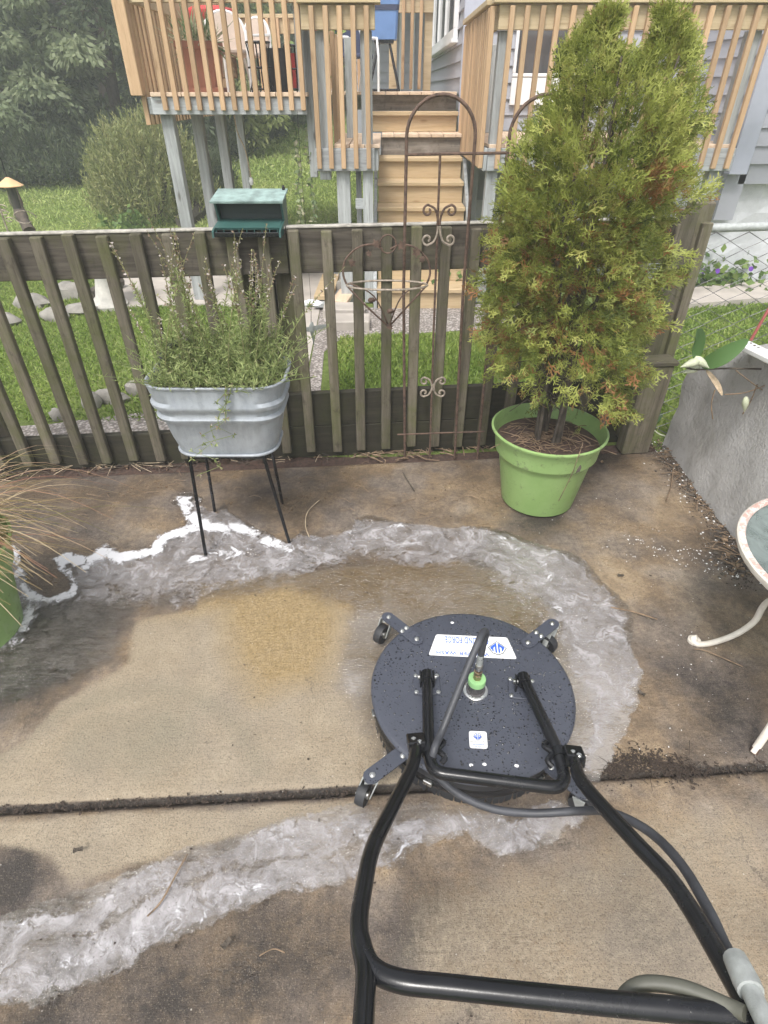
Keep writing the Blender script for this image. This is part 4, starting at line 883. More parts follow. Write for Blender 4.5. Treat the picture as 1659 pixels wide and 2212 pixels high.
# decal plates with lettering
def plate(name, corners, z, th, mat, par):
    P = [gz(u, v, z) for u, v in corners]; pp = fillet(P+[P[0], P[1]], .006, 3); pp = pp[1:]; 
    Q = []
    for i in range(4):
        a, b, c3 = P[i-1], P[i], P[(i+1)%4]; r = .007
        for k in range(4): t = k/3; s_, e_ = b+(a-b).normalized()*r, b+(c3-b).normalized()*r; Q.append(s_*(1-t)**2+b*2*t*(1-t)+e_*t*t)
    n = len(Q); return MB().add(Q+[q+Vector((0,0,th)) for q in Q], [tuple(range(n))[::-1], tuple(range(n,2*n))]+[(i,(i+1)%n,n+(i+1)%n,n+i) for i in range(n)]).build(name, mat, par), P
def lettering(body, c, right, up, height, width, mat, par, name='lettering'):
    cu = bpy.data.curves.new('lettering', 'FONT'); cu.body = body; cu.size = 1; cu.align_x = 'CENTER'; cu.align_y = 'CENTER'; cu.extrude = .01; cu.space_character = 1.08; cu.offset = .012
    o = bpy.data.objects.new('lettering_source', cu); COL.objects.link(o); bpy.context.view_layer.update()
    me = bpy.data.meshes.new_from_object(o.evaluated_get(bpy.context.evaluated_depsgraph_get())); bpy.data.objects.remove(o)
    vs = np.array([v.co[:] for v in me.vertices]); mn, mx = vs.min(0), vs.max(0); right = right.normalized(); up = (up-right*up.dot(right)).normalized(); nrm = right.cross(up)
    q = (vs-(mn+mx)/2)/(mx-mn+1e-9)
    for v, k in zip(me.vertices, q): v.co = right*(k[0]*width)+up*(k[1]*height)+nrm*(k[2]*.0006)
    me.materials.clear(); me.materials.append(M[mat]); return place(name, me, c, par)
def logo(c, right, up, s, par):
    right = right.normalized(); up = (up-right*up.dot(right)).normalized(); nrm = right.cross(up)
    T = lambda p, h: c+right*p[0]*s+up*p[1]*s+nrm*h
    hexo = [(-.62,.78),(.62,.78),(1,.05),(.0,-1),(-1,.05)]; hexo = [(-.55,.72),(0,.95),(.55,.72),(1,-.05),(0,-.95),(-1,-.05)]; hi = [(x*.88,y*.88) for x,y in hexo]; n = 6
    vs = [T(p,.0002) for p in hexo]+[T(p,.0002) for p in hi]+[T(p,.0008) for p in hexo]+[T(p,.0008) for p in hi]
    fs = [(2*n+i,2*n+(i+1)%n,3*n+(i+1)%n,3*n+i) for i in range(n)]+[(i,(i+1)%n,2*n+(i+1)%n,2*n+i) for i in range(n)]+[(n+i,3*n+i,3*n+(i+1)%n,n+(i+1)%n) for i in range(n)]
    MB().add(vs, fs).build('emblem_ring', 'greyprint', par)
    for sg in (-1, 1):                                   # two mirrored W shapes, each of three slanted strokes
        mb = MB()
        for P4 in ([(.07,.66),(.24,.58),(.24,-.55),(.07,-.70)], [(.24,-.55),(.24,-.22),(.44,.02),(.44,-.36)], [(.40,.46),(.56,.36),(.60,.02),(.44,-.08)], [(.44,-.36),(.44,-.02),(.66,.22),(.74,-.10)]):
            q = [(x*sg, y) for x, y in P4]; q = q if sg > 0 else q[::-1]
            mb.add([T(p,.0002) for p in q]+[T(p,.0009+.0001*len(mb.v)/8) for p in q], [(4,5,6,7),(0,1,5,4),(1,2,6,5),(2,3,7,6),(3,0,4,7)])
        mb.build('emblem_letter', 'blue', par)
dp, DP = plate('decal', [(942.2,1370.9),(1095.3,1377.8),(1116.6,1424),(925.9,1415.3)], ZT+.0006, .0012, 'decal', sc_)
zt = ZT+.0020
rt = gz(926,1415,zt)-gz(1117,1424,zt); upv = gz(1020,1419,zt)-gz(1020,1374,zt)      # the plate is read from the far side
def dpt(fx, fy):  # zoom-crop fractions -> lid plane (source crop 1060..1300 x 1580..1690)
    return gz((1060+fx*240/1659)/1.1573, (1580+fy*240/1659)/1.1573, zt)
wv = lambda a, b: (dpt(*a)-dpt(*b)).length
lettering('GROUND FORCE', (dpt(365,125)+dpt(1115,165))/2, rt, upv, wv((560,80),(570,190)), wv((365,125),(1115,165)), 'blue', dp)
lettering('WHISPER WASH', (dpt(215,352)+dpt(1125,390))/2, rt, upv, wv((560,340),(565,400)), wv((215,352),(1125,390)), 'blue', dp)
logo(dpt(1268,280), rt, upv, wv((1105,250),(1435,250))/2, dp)
sp2, _ = plate('small_decal', [(1012.6,1579.5),(1051,1581),(1053.6,1618),(1014.8,1616)], ZT+.0006, .0012, 'decal', sc_)
def spt(fx, fy): return gz((1150+fx*90/1659)/1.1573, (1810+fy*90/1659)/1.1573, zt)
r2 = spt(1240,800)-spt(400,780); u2 = spt(800,400)-spt(810,1100); wv2 = lambda a, b: (spt(*a)-spt(*b)).length
logo(spt(812,590), r2, u2, wv2((590,600),(1035,600))/2, sp2)
lettering('Manufactured By', spt(815,822), r2, u2, wv2((0,790),(0,865)), wv2((490,0),(1150,0)), 'greyprint', sp2)
lettering('WHISPER', spt(845,950), r2, u2, wv2((0,905),(0,985)), wv2((580,0),(1110,0)), 'blue', sp2)
lettering('WASH', spt(850,1055), r2, u2, wv2((0,1020),(0,1090)), wv2((690,0),(1010,0)), 'blue', sp2)
# paint chips on the lid near the edge
for u, v in ((1018,1653),(1046,1651),(1116,1654),(977,1345)):
    p = gz(u, v, ZT); MB().rock(p, (.012,.009,.003), int(u)).build('paint_chip', 'decal', sc_)
# hinge mounts with bolts
for (u, v, rz) in ((922,1480,0), (1127,1490,-.12)):
    p = gz(u, v, ZT); mt = MB().box(p+Vector((0,0,.0035)), (.080,.074,.0065), Matrix.Rotation(rz, 3, 'Z'), .0015).build('mount_plate', 'lid', sc_)
    for sx in (-1,1):
        for sy in (-1,1): bolt(p+Matrix.Rotation(rz,3,'Z') @ Vector((sx*.033, sy*.030, .0065)), .0045, mt, .003)
    for sx in (-1, 1): MB().box(p+Vector((sx*.020, .006, .022)), (.005,.040,.034), Matrix.Rotation(rz,3,'Z'), .002).build('hinge_ear', 'black', sc_)
    MB().tube([p+Vector((-.028,.008,.028)), p+Vector((.028,.008,.028))], .006, 8).build('hinge_pin', 'steel', sc_, True)
# swivel
S0 = Vector((*gz(1026.8,1493,ZT)[:2], ZT)); sv = Vector(S0)
fl = MB().lathe([(0,.0),(.037,.0),(.037,.006),(.034,.008),(.026,.008)], sv, 32).build('swivel_flange', 'steel', sc_, True)
for k in range(5): a = 2*math.pi*k/5+.3; bolt(sv+Vector((math.cos(a)*.031, math.sin(a)*.031, .0075)), .003, fl, .002, 'greycap')
MB().lathe([(.029,.009),(.029,.014),(.0245,.015),(.0245,.040)], sv, 28).build('swivel_body', 'glass', sc_, True)
MB().lathe([(.0245,.040),(.0262,.041),(.0262,.0585),(.0255,.0605),(.012,.061),(0,.061)], sv, 28).build('swivel_cap', 'greencap', sc_, True)
MB().lathe([(.0125,.061),(.0125,.078),(.011,.080)], sv, 6).build('hex_nut', 'brass', sc_)
MB().lathe([(.0095,.080),(.0095,.088),(.0125,.089),(.0125,.094),(.0095,.095),(.0095,.104)], sv, 20).build('brass_fitting', 'brass', sc_, True)
MB().lathe([(.0115,.104),(.0115,.122),(.009,.126)], sv, 20).build('steel_coupling', 'steel', sc_, True)
MB().lathe([(.0085,.126),(.0095,.130),(.0095,.165)], sv, 18).build('crimp_sleeve', 'greycap', sc_, True)
# handle: everything on one sloping plane through the hinge
HN = Vector((0, .52, 1)).normalized(); HP0 = Vector((0, .834, .238))
def hp(u, v, dz=0.0): return gp(u, v, HN, HP0+Vector((0,0,dz)))
TR = .0158
aL0 = gz(922,1478,ZT)+Vector((0,.006,.030)); aR0 = gz(1129,1484,ZT)+Vector((0,.006,.030))
ub = [aL0, gp(926,1622,Vector((0,0,1)),(0,0,.226)), gp(934,1668,Vector((0,0,1)),(0,0,.236)), gp(1226,1706,Vector((0,0,1)),(0,0,.236)), gp(1208,1628,Vector((0,0,1)),(0,0,.226)), aR0]
MB().tube(fillet(ub[:2]+[ub[2], ub[3]]+ub[4:], .05, 7), [TR*.92]*9+[TR*1.1]*8+[TR*.92]*0 if False else TR*1.02, 12).build('pivot_frame', 'black', sc_, True)
for q in (aL0, aR0): MB().tube([q+Vector((0,-.022,.004)), q+Vector((0,.012,-.002))], TR*1.25, 12).build('pivot_socket', 'black', sc_, True)
MB().tube([hp(905,1470,-.03).lerp(ub[1],.62), hp(905,1470,-.03).lerp(ub[1],.70)], .001, 6).build('weld', 'steel', sc_) if False else None
left = [hp(899,1612), hp(893,1655), hp(800,1838), hp(772,2000), hp(790,2105), hp(785,2212), hp(780,2330)]
right = [hp(1243,1640), hp(1258,1690), hp(1366,1812), hp(1439,1889), hp(1489,1959), hp(1539,2042), hp(1606,2159), hp(1690,2310)]
MB().tube(cr(fillet(left[:5], .05, 5)+left[5:], 3), TR, 14).build('handle_tube', 'black', sc_, True); MB().tube(cr(right, 5), TR, 14).build('handle_tube', 'black', sc_, True)
cb = [hp(776,2020), hp(797,2078), hp(862,2116), hp(1000,2132), hp(1659,2196), hp(1760,2206)]
cb = [hp(779,2030), hp(800,2086), hp(858,2118), hp(980,2133), hp(1300,2166), hp(1560,2190), hp(1630,2196)]
MB().tube(cr(cb, 6), TR*1.02, 14).build('crossbar', 'black', sc_, True)
for (u, v, rz, q) in ((899,1606,.1,ub[1]), (1240,1634,-.12,ub[4])):
    p = hp(u, v); MB().box(p, (.046,.05,.034), Matrix.Rotation(rz,3,'Z') @ Matrix.Rotation(-.48,3,'X'), .003).build('clamp_block', 'black', sc_)
    MB().tube([p, Vector((q.x, q.y+.01, q.z))], .012, 10).build('clamp_arm', 'black', sc_, True)
for (u, v, sgn) in ((951,1622,1), (1187,1630,-1)):
    p = gp(u, v, Vector((0,0,1)), (0,0,.225)); kb = MB().tube(cr([p+Vector((.0,-.034,.0)), p+Vector((.010*sgn,-.02,.005)), p+Vector((-.006*sgn,0,.006)), p+Vector((.010*sgn,.02,.005)), p+Vector((.0,.034,0))], 5), [.0075]*21, 8).build('wing_knob', 'black', sc_, True)
    MB().tube([p+Vector((-.006*sgn,0,.004)), p+Vector((-.03*sgn,.004,0))], .005, 8).build('stem', 'steel', kb, True)
for (u, v) in ((893,1603), (906,1609), (1234,1631), (1247,1638)): bolt(hp(u, v)+Vector((0,-.004,.019)), .0045, sc_, .004)
for q in (ub[1], ub[4]): MB().tube([q+Vector((0,.012,-.001)), q+Vector((0,-.012,.001))], TR*1.25, 12).build('clamp_collar', 'black', sc_, True)
# hose: up from the swivel, over, down to the left arm, round the front, along the right tube
Hs = [S0+Vector((0,0,.150)), S0+Vector((.004,.006,.20)), S0+Vector((.008,.010,.245)), gy(1043,1366,S0.y-.01), gy(1030,1395,S0.y-.055), gy(990,1492,S0.y-.14), gp(957,1575,Vector((0,0,1)),(0,0,.262)), gp(938,1620,Vector((0,0,1)),(0,0,.252)), gp(936,1662,Vector((0,0,1)),(0,0,.205)), gp(985,1712,Vector((0,0,1)),(0,0,.165)), gp(1060,1746,Vector((0,0,1)),(0,0,.15)), gp(1150,1757,Vector((0,0,1)),(0,0,.16)), gp(1255,1752,Vector((0,0,1)),(0,0,.20)), hp(1318,1755,-.035), hp(1400,1795,-.02), hp(1470,1865,-.01), hp(1530,1965,-.012), hp(1565,2040,-.012), hp(1600,2105,-.005)]
MB().tube(cr(Hs, 9), .0098, 12).build('hose', 'hose', sc_, True)
for a, b in ((hp(928,1598,.02), hp(924,1622,.02)),): MB().tube([a, b], .001, 5).build('tie', 'blackmatte', sc_) if False else None
MB().tube([hp(1588,2070,.030), hp(1612,2120,.032), hp(1622,2142,.032)], [.017,.019,.018], 14).build('valve_grip', 'greycap', sc_, True); MB().tube([hp(1622,2140,.032), hp(1640,2180,.034), hp(1670,2240,.036)], .014, 12).build('valve_pipe', 'greycap', sc_, True)
lp2 = [hp(1345,2190,-.03), hp(1350,2150,-.02), hp(1395,2125,.0), hp(1480,2135,.01), hp(1570,2172,.012), hp(1610,2190,.018)]
MB().tube(cr(lp2, 8), .0108, 12).build('spare_hose', 'hosegreen', sc_, True)

# ------------------------------------------------------------------ GALVANISED TUB on its stand, with the herb
def m_galv():
    t = NT('galvanised_steel'); w = t.coord('Object'); v = t.vor(w, 140); n = t.noise(t.coord('Object', (30,30,2.5)), 2, 5, .65); n2 = t.noise(w, 9, 5, .65)
    col = t.ramp(n, (.3, (.27,.29,.315)), (.7, (.35,.375,.405))); col = t.mix(t.math('MULTIPLY', t.ramp(n2, (.5, 0.0), (.7, 1.0)), .5), col, (.25,.28,.32)); spg = t.vor(w, 55, out='Color'); sb = t.n('ShaderNodeRGBToBW'); t.l(spg, sb.inputs[0]); col = t.mix(t.math('MULTIPLY', sb.outputs[0], .25), col, (.48,.52,.57)); col = t.mix(t.ramp(t.noise(t.coord('Object', (24,24,1.6)), 1.5, 6, .7), (.56, 0.0), (.74, .55)), col, (.27,.29,.31)); scf = t.ramp(t.noise(t.coord('Object', (6,6,50)), 2, 5, .7, 1), (.70, 0.0), (.78, .4)); col = t.mix(scf, col, (.62,.63,.64))
    return t.done(t.bsdf(col, t.ramp(n2, (.3, .5), (.7, .68)), .25, t.bump(n, .12, .004), .5))
M['galv'] = m_galv()
TY = 1.99                                            # tub centre line
def rr_ring(cx, cy, hx, hy, r, z, n=6):
    out = []
    for sx, sy, a0 in ((1,1,0),(-1,1,90),(-1,-1,180),(1,-1,270)):
        for k in range(n+1):
            a = R(a0+90*k/n); out.append(Vector((cx+sx*(hx-r)+math.cos(a)*r, cy+sy*(hy-r)+math.sin(a)*r, z)))
    return out
zb = .490; zt_ = zb+.225; tcx = -.595; 
prof = [(0.0,.0),(.004,-.004),(.06,.0),(.125,.0),(.135,.008),(.147,.010),(.157,.002),(.172,.002),(.182,.010),(.194,.010),(.204,.002),(.260,.002)]
prof = [(h*1.10, b) for h, b in prof]; tub_h = .272; rings = []
for h, bul in prof:
    f = h/tub_h; hx = (.190+.050*min(f,1.06)+bul*1.3); hy = .122+.030*min(f,1.06)+bul; rings.append(rr_ring(tcx-.004*f, TY, hx, hy, .085+.01*f, zb+h))
H_ = prof[-1][0]; tubt = thing('tub_planter', (tcx, TY, zb), 'oval galvanised steel wash tub planted with hyssop raised on thin black legs', 'planter')
N_ = len(rings[0]); mb = MB(); mb.v = [p for r in rings for p in r]; fs = []
for i in range(len(rings)-1):
    for k in range(N_): fs.append((i*N_+k, i*N_+(k+1)%N_, (i+1)*N_+(k+1)%N_, (i+1)*N_+k))
fs.append(tuple(range(N_))[::-1]); mb.f = fs
inner = [rr_ring(tcx, TY, .238, .150, .09, zb+H_), rr_ring(tcx, TY, .224, .144, .088, zb+H_-.05)]
b0 = len(mb.v); mb.v += inner[0]+inner[1]; l0 = (len(rings)-1)*N_
for k in range(N_): mb.f += [(l0+k, l0+(k+1)%N_, b0+(k+1)%N_, b0+k), (b0+k, b0+(k+1)%N_, b0+N_+(k+1)%N_, b0+N_+k)]
mb.build('tub_wall', 'galv', tubt, True)
MB().tube(rr_ring(tcx, TY, .245, .156, .094, zb+H_), .0055, 8, True).build('rolled_rim', 'galv', tubt, True)
MB().tube(rr_ring(tcx, TY, .189, .125, .086, zb+.006), .006, 8, True).build('base_bead', 'galv', tubt, True)
MB().add(rr_ring(tcx, TY, .226, .146, .088, zb+H_-.035), [tuple(range(N_))]).build('soil', 'soil', tubt)
hp0 = Vector((tcx-.20, TY+.10, zb+H_)); MB().tube(cr([hp0+Vector((-.02,-.06,.0)), hp0+Vector((-.01,-.04,.045)), hp0+Vector((.03,.02,.062)), hp0+Vector((.09,.04,.05)), hp0+Vector((.12,.05,.0))], 6), .014, 10).build('handle', 'blackmatte', tubt, True)
dp0 = gy(483, 985, 2.02); MB().tube([Vector((dp0.x, 2.02, zb+.0)), Vector((dp0.x, 2.02, zb-.075))], .016, 12).build('drain_pipe', 'greycap', tubt, True)
MB().lathe([(.012,0),(.013,-.015),(.024,-.036),(.022,-.038),(0,-.030)], Vector((dp0.x+.002, 2.02, zb-.075)), 14).build('drain_cup', 'rust', tubt, True)
st = thing('plant_stand', (tcx, TY, 0), 'thin black iron four legged stand under the galvanised tub', 'stand')
legs = [((445,1203), (-.735, 1.885)), ((626,1176), (-.455, 1.885)), ((464,1105), (-.745, 2.10)), ((610,1088), (-.475, 2.10))]
for (u, v), (tx, ty) in legs:
    f_ = gz(u, v); MB().tube([Vector((tx, ty, zb-.008)), f_+Vector((0,0,.002))], .0075, 6).build('leg', 'black', st)
MB().tube([Vector((-.735,1.885,zb-.012)), Vector((-.455,1.885,zb-.012)), Vector((-.475,2.10,zb-.012)), Vector((-.745,2.10,zb-.012))], .0075, 6, True).build('top_frame', 'black', st)

M['herb'] = m_leaf('hyssop_leaf', [(.12,.165,.055),(.24,.30,.11),(.38,.43,.18),(.24,.17,.12),(.62,.55,.53)], .6, .3)
def herb():
    ac = Acc(); top = zb+H_-.04
    for k in range(300):
        bx, by = tcx+random.uniform(-.205,.215), TY+random.uniform(-.12,.13); Hh = random.triangular(.07,.22,.12)*(1.0 if by > TY-.03 else .75)
        tall = random.random() < .17
        if tall: Hh = random.uniform(.24,.52); by = TY+random.uniform(-.05,.13)
        lx, ly = random.gauss(0,.07)+.25*(bx-tcx), random.gauss(0,.05)+(-.10 if by < TY-.05 else .03)
        n = 9; pts = [Vector((bx+lx*(t/n)**1.6, by+ly*(t/n)**1.6, top+Hh*t/n)) for t in range(n+1)]
        ac.tubes(pts, .0022, .001, .62 if tall else .2, 3)
        Pn = np.array([tuple(p) for p in pts]); m = int(Hh/.0034); tt = RNG.random(m)*(.72 if tall else 1.0); ii = np.minimum((tt*n).astype(int), n-1); fr = (tt*n-ii)[:, None]
        C0 = Pn[ii]*(1-fr)+Pn[ii+1]*fr; D = rdir(m, .9); ac.add(*leaf_quads(C0, D, rdir(m), RNG.uniform(.014,.034,m), RNG.uniform(.0024,.0045,m), np.clip(RNG.normal(.33,.16,m),0,.62)))
        if tall:
            m = 44; tt = RNG.uniform(.62,1.0,m); ii = np.minimum((tt*n).astype(int), n-1); fr = (tt*n-ii)[:, None]; C0 = Pn[ii]*(1-fr)+Pn[ii+1]*fr
            ac.add(*leaf_quads(C0, rdir(m,.3), rdir(m), RNG.uniform(.006,.013,m), RNG.uniform(.004,.008,m), RNG.choice([.62,.75,.75,1.0],m)))
    for k in range(3):                                # sprigs hanging over the front rim
        x0 = tcx+.06+k*.01; pts = [Vector((x0+.01*t*random.uniform(-1,1)-.012*t, TY-.163-.004*t, zb+H_+.02-.03*t)) for t in range(8+2*k)]; ac.tubes(pts, .0018, .001, .3, 3)
        C0 = np.repeat(np.array([tuple(p) for p in pts]), 7, 0); ac.add(*leaf_quads(C0, rdir(len(C0),-.5), rdir(len(C0)), .016, .005, np.clip(RNG.normal(.5,.25,len(C0)),0,.9)))
    return ac.mesh('hyssop_plant', 'herb')
tag(place('hyssop_plant', herb(), (0,0,0)), 'bushy green hyssop with dry pale flower spikes filling the galvanised tub', 'plant')

# ------------------------------------------------------------------ GREEN POT and its arborvitae, second pot with grass
def m_greenpot():
    t = NT('lime_green_plastic'); w = t.coord('Object'); n = t.noise(w, 5, 5, .65); n2 = t.noise(w, 26, 6, .75); n3 = t.noise(t.coord('Object', (9,9,2)), 3, 5, .7)
    col = t.ramp(n, (.3, (.205,.325,.105)), (.7, (.265,.395,.15)))
    col = t.mix(t.ramp(t.math('ADD', n2, t.math('MULTIPLY', n, .4)), (.78, 0.0), (.90, .7)), col, (.09,.075,.05)); col = t.mix(t.ramp(n3, (.60, 0.0), (.75, .35)), col, (.33,.40,.24))
    col = t.mix(t.ramp(t.vor(w, 45), (.05, .6), (.09, 0.0)), col, (.10,.085,.055))
    return t.done(t.bsdf(col, t.ramp(n2, (.35, .34), (.65, .55)), 0, t.bump(n2, .08, .004), .5))
M['greenpot'] = m_greenpot()
def pot(c, label, s=1.0):
    t = thing('green_pot', c, label, 'plant pot'); hh = .385*s
    q = 1.15*s; MB().lathe([(0,0),(.132*q,0),(.146*q,.012*s),(.178*q,.235*s),(.183*q,.262*s),(.188*q,.268*s),(.189*q,.274*s),(.212*q,hh-.014),(.221*q,hh-.010),(.222*q,hh-.002),(.214*q,hh+.002),(.205*q,hh-.03),(.198*q,.28*s)], c, 56).build('pot_wall', 'greenpot', t, True)
    MB().lathe([(0,hh-.06),(.1*q,hh-.055),(.2015*q,hh-.068)], c, 32).build('potting_mulch', 'mulch', t, True); return hh
PC = Vector((.738, 2.300, 0)); ph = pot(PC, 'lime green plastic pot holding the tall arborvitae by the fence')
mk = MB().rock(PC+Vector((.080,-.209,.300)), (.042,.012,.05), 3); tag(mk.build('mud_smudge', 'log', None), 'dark smudge of mud stuck to the front of the lime green pot', 'mud')
def m_cedar(): return m_leaf('arborvitae_spray', [(.06,.085,.02),(.155,.19,.04),(.28,.31,.07),(.40,.42,.12),(.24,.16,.06),(.30,.13,.055)], .55, .3)
M['cedar'] = m_cedar()
def spray_proto(seed):
    """flat fan of scale-leaf twiglets: unit length along +X, flat in XY"""
    rr = random.Random(seed); Q = []
    def tw(p, a, L, w, dep):
        q = (p[0]+math.cos(a)*L, p[1]+math.sin(a)*L); Q.append((p, q, w))
        if dep:
            m = 4 if dep == 2 else 3
            for k in range(m):
                f = .25+.7*k/m; s = 1 if (k+seed) % 2 else -1; b = (p[0]+(q[0]-p[0])*f, p[1]+(q[1]-p[1])*f); tw(b, a+s*rr.uniform(.5,.8), L*rr.uniform(.42,.6)*(1.15-f*.4), w*.85, dep-1)
    tw((0,0), 0, 1.0, .082, 2); return Q
SPR = [spray_proto(k) for k in range(6)]
def sprays(ac, base, dirn, nrm, L, val):
    Q = SPR[random.randrange(6)]; d = dirn.normalized(); s = d.cross(nrm).normalized(); n = s.cross(d)
    V = []; 
    for p, q, w in Q:
        dx, dy = q[0]-p[0], q[1]-p[1]; l = math.hypot(dx, dy); ox, oy = -dy/l*w*.5, dx/l*w*.5; cx_, cy_ = p[0]+dx*.5, p[1]+dy*.5
        for x, y in (p, (cx_+ox, cy_+oy), q, (cx_-ox, cy_-oy)):
            curl = -.18*x*x+.25*y*y*(1 if val < .6 else -1); V.append(base+(d*x+s*y+n*curl)*L)
    Vn = np.array([tuple(v) for v in V]); m = len(Q); ac.add(Vn, np.arange(4*m).reshape(-1,4), np.clip(np.repeat(np.full(m, val)+RNG.normal(0,.05,m), 4), 0, 1))
AL = [(1309,20),(1262,60),(1190,130),(1176,215),(1112,285),(1078,390),(1056,520),(1034,620),(1028,740),(1040,830),(1090,850),(1150,900)]
AR = [(1436,14),(1478,45),(1496,95),(1528,190),(1508,300),(1530,400),(1470,470),(1482,590),(1445,680),(1432,755),(1420,860),(1330,915)]
def arborvitae():
    ac = Acc(); base = PC+Vector((0,0,ph-.06)); wood = Acc()
    PL = sorted([(gy(u, v, PC.y).z, gy(u, v, PC.y).x) for u, v in AL]); PR = sorted([(gy(u, v, PC.y).z, gy(u, v, PC.y).x) for u, v in AR])
    xl = lambda z: float(np.interp(z, [p[0] for p in PL], [p[1] for p in PL])); xr = lambda z: float(np.interp(z, [p[0] for p in PR], [p[1] for p in PR]))
    zt0, zt1, zn = PL[-1][0], PR[-1][0], gy(1366, 118, PC.y).z; xn = gy(1366, 100, PC.y).x; zlow = min(PL[0][0], PR[0][0])
    for lob in (0, 1):
        for j in range(4):
            a = random.uniform(0, 6.28); p0 = base+Vector((math.cos(a)*.05, math.sin(a)*.05, 0)); tx = gy(1309 if lob else 1436, 40, PC.y).x; pts = []
            for k in range(12):
                f = k/11; z = p0.z+(1.68-p0.z)*f; pts.append(Vector((p0.x+(tx-p0.x+math.cos(a)*.05)*f**1.3, p0.y+math.sin(a)*.10*f, z)))
            wood.tubes(pts, .016 if j == 0 else .009, .003, 0, 6)
    for k in range(46):                                # bare twigs low in the crown
        a = random.uniform(0, 6.28); z = random.uniform(.45,.9); p0 = base+Vector((random.gauss(0,.04), random.gauss(0,.04), z-base.z)); l = random.uniform(.1,.26)
        wood.tubes([p0, p0+Vector((math.cos(a)*l*.5, math.sin(a)*l*.5, .06)), p0+Vector((math.cos(a)*l, math.sin(a)*l, .04+random.gauss(0,.04)))], .004, .0015, 0, 4)
    for i in range(12500):
        z = zlow+.02+(1.84-zlow)*random.random()**.95; a_, b_ = xl(z), xr(z)
        if z > zn-.10:
            s_ = random.random() < .5; f = min(1, (z-zn+.10)/.12); gap = .055*f
            if s_: b_ = (xn-gap)*f+b_*(1-f)
            else: a_ = (xn+gap)*f+a_*(1-f)
            if s_ and z > zt0 or (not s_) and z > zt1: continue
        ins_ = float(np.interp(z, [.5,.9,1.15,1.4,1.7,1.85], [.045,.03,.005,-.025,-.01,.0])); a_ += ins_*.8; b_ -= ins_+float(np.interp(z, [.5,1.2,1.5], [.035,.03,0.])); c_, h = (a_+b_)/2, (b_-a_)/2
        if h < .02: continue
        th = random.uniform(0, 2*math.pi); q = math.sqrt(random.uniform(.20,1.0)); lump = .93+.20*math.sin(th*4+z*11)*math.sin(z*17+th*2.0)+.08*math.sin(z*31+th*3)
        rx, ry = h*q*lump, min(h*.85,.36)*q*lump; p = Vector((c_+math.cos(th)*rx, PC.y+.0+math.sin(th)*ry, z))
        if z < .80 and math.hypot(p.x-PC.x-.03, p.y-PC.y) < .22 and random.random() < float(np.interp(z, [.5,.66,.8], [.97,.85,.2])): continue
        if z < .74 and math.cos(th) < .45 and random.random() < .55: continue
        if math.sin(th*2.0+z*8.0)*math.sin(z*19+th) > .80 and random.random() < .8: continue
        o = Vector((math.cos(th), math.sin(th), 0)); upw = float(np.interp(z, [.45,.8,1.15,1.5,1.85], [-.5,-.25,.35,.9,1.6]))+random.gauss(0,.35); d = o*(.9+random.gauss(0,.25))+Vector((random.gauss(0,.4), random.gauss(0,.4), upw))
        nrm = Vector((random.gauss(0,1), random.gauss(0,1), random.gauss(0,1)))+o.cross(Vector((0,0,1)))*.6
        g = float(np.interp(z, [.45,1.0,1.4,1.85], [.33,.34,.40,.46]))+random.gauss(0,.13)+.10*math.sin(th*5+z*13)
        brown = float(np.interp(z, [.5,1.1,1.35,1.6], [.36,.33,.12,.01]))*(1.6-1.25*q)
        brown += .5*(math.hypot(p.x-gy(1415,400,2.1).x, (z-gy(1415,400,2.1).z)) < .06)
        val = random.uniform(.76,1.0) if random.random() < brown else min(max(g,.02),.66)
        sprays(ac, p-d.normalized()*.03, d, nrm, random.uniform(.036,.076)*(.85 if z > 1.5 else 1), val)
    t = thing('arborvitae', base, 'tall bushy arborvitae with two tops and browning lower sprays in the lime green pot', 'tree')
    place('trunk', wood.mesh('trunk', 'bark'), (0,0,0), t); place('crown', ac.mesh('crown', 'cedar'), (0,0,0), t)
arborvitae()
tag(MB().tube(cr([PC+Vector((.10,-.12,ph-.05)), PC+Vector((.09,-.19,ph+.03)), PC+Vector((.055,-.258,ph-.02)), PC+Vector((.06,-.222,.27)), PC+Vector((.04,-.195,.12))], 6), .0016, 5).build('vine_stem', 'twig'), 'thin pale stem trailing over the rim of the lime green pot', 'stem')
GC = Vector((-1.500, 1.44, 0)); gh = pot(GC, 'lime green plastic pot of dry grass cut by the left edge', 1.0)
def grass_clump():
    ac = Acc()
    for k in range(520):
        a = random.uniform(0, 6.28); r = random.uniform(0,.15); L = random.uniform(.26,.68); b = Vector((GC.x+math.cos(a)*r, GC.y+math.sin(a)*r, gh-.05)); a2 = a+random.gauss(0,.5)
        if k % 3: a2 = random.gauss(.5,.9)
        out = L*random.uniform(.35,.95); up = L*random.uniform(.25,.75); n = 9; P = []
        for t in range(n+1):
            f = t/n; P.append((b.x+math.cos(a2)*out*f**1.3, b.y+math.sin(a2)*out*f**1.3, b.z+up*(1.9*f-1.55*f*f)-(.25*out)*max(0,f-.75)))
        P = np.array(P); P[:, 2] = np.maximum(P[:, 2], .03); T = np.gradient(P, axis=0); S = np.cross(T, [0,0,1.]); S /= np.linalg.norm(S,axis=1,keepdims=True)+1e-9
        w = .0032*(1-np.linspace(0,1,n+1)[:,None]*.8); V = np.stack([P-S*w, P+S*w], 1).reshape(-1,3); ac.add(V, np.array([(2*i,2*i+1,2*i+3,2*i+2) for i in range(n)]), np.full(len(V), random.random()))
    return ac.mesh('ornamental_grass', 'drygrass')
M['drygrass'] = m_leaf('dry_tan_blade', [(.10,.13,.04),(.30,.22,.10),(.42,.32,.18),(.55,.45,.30),(.34,.16,.10)], .6, .3)
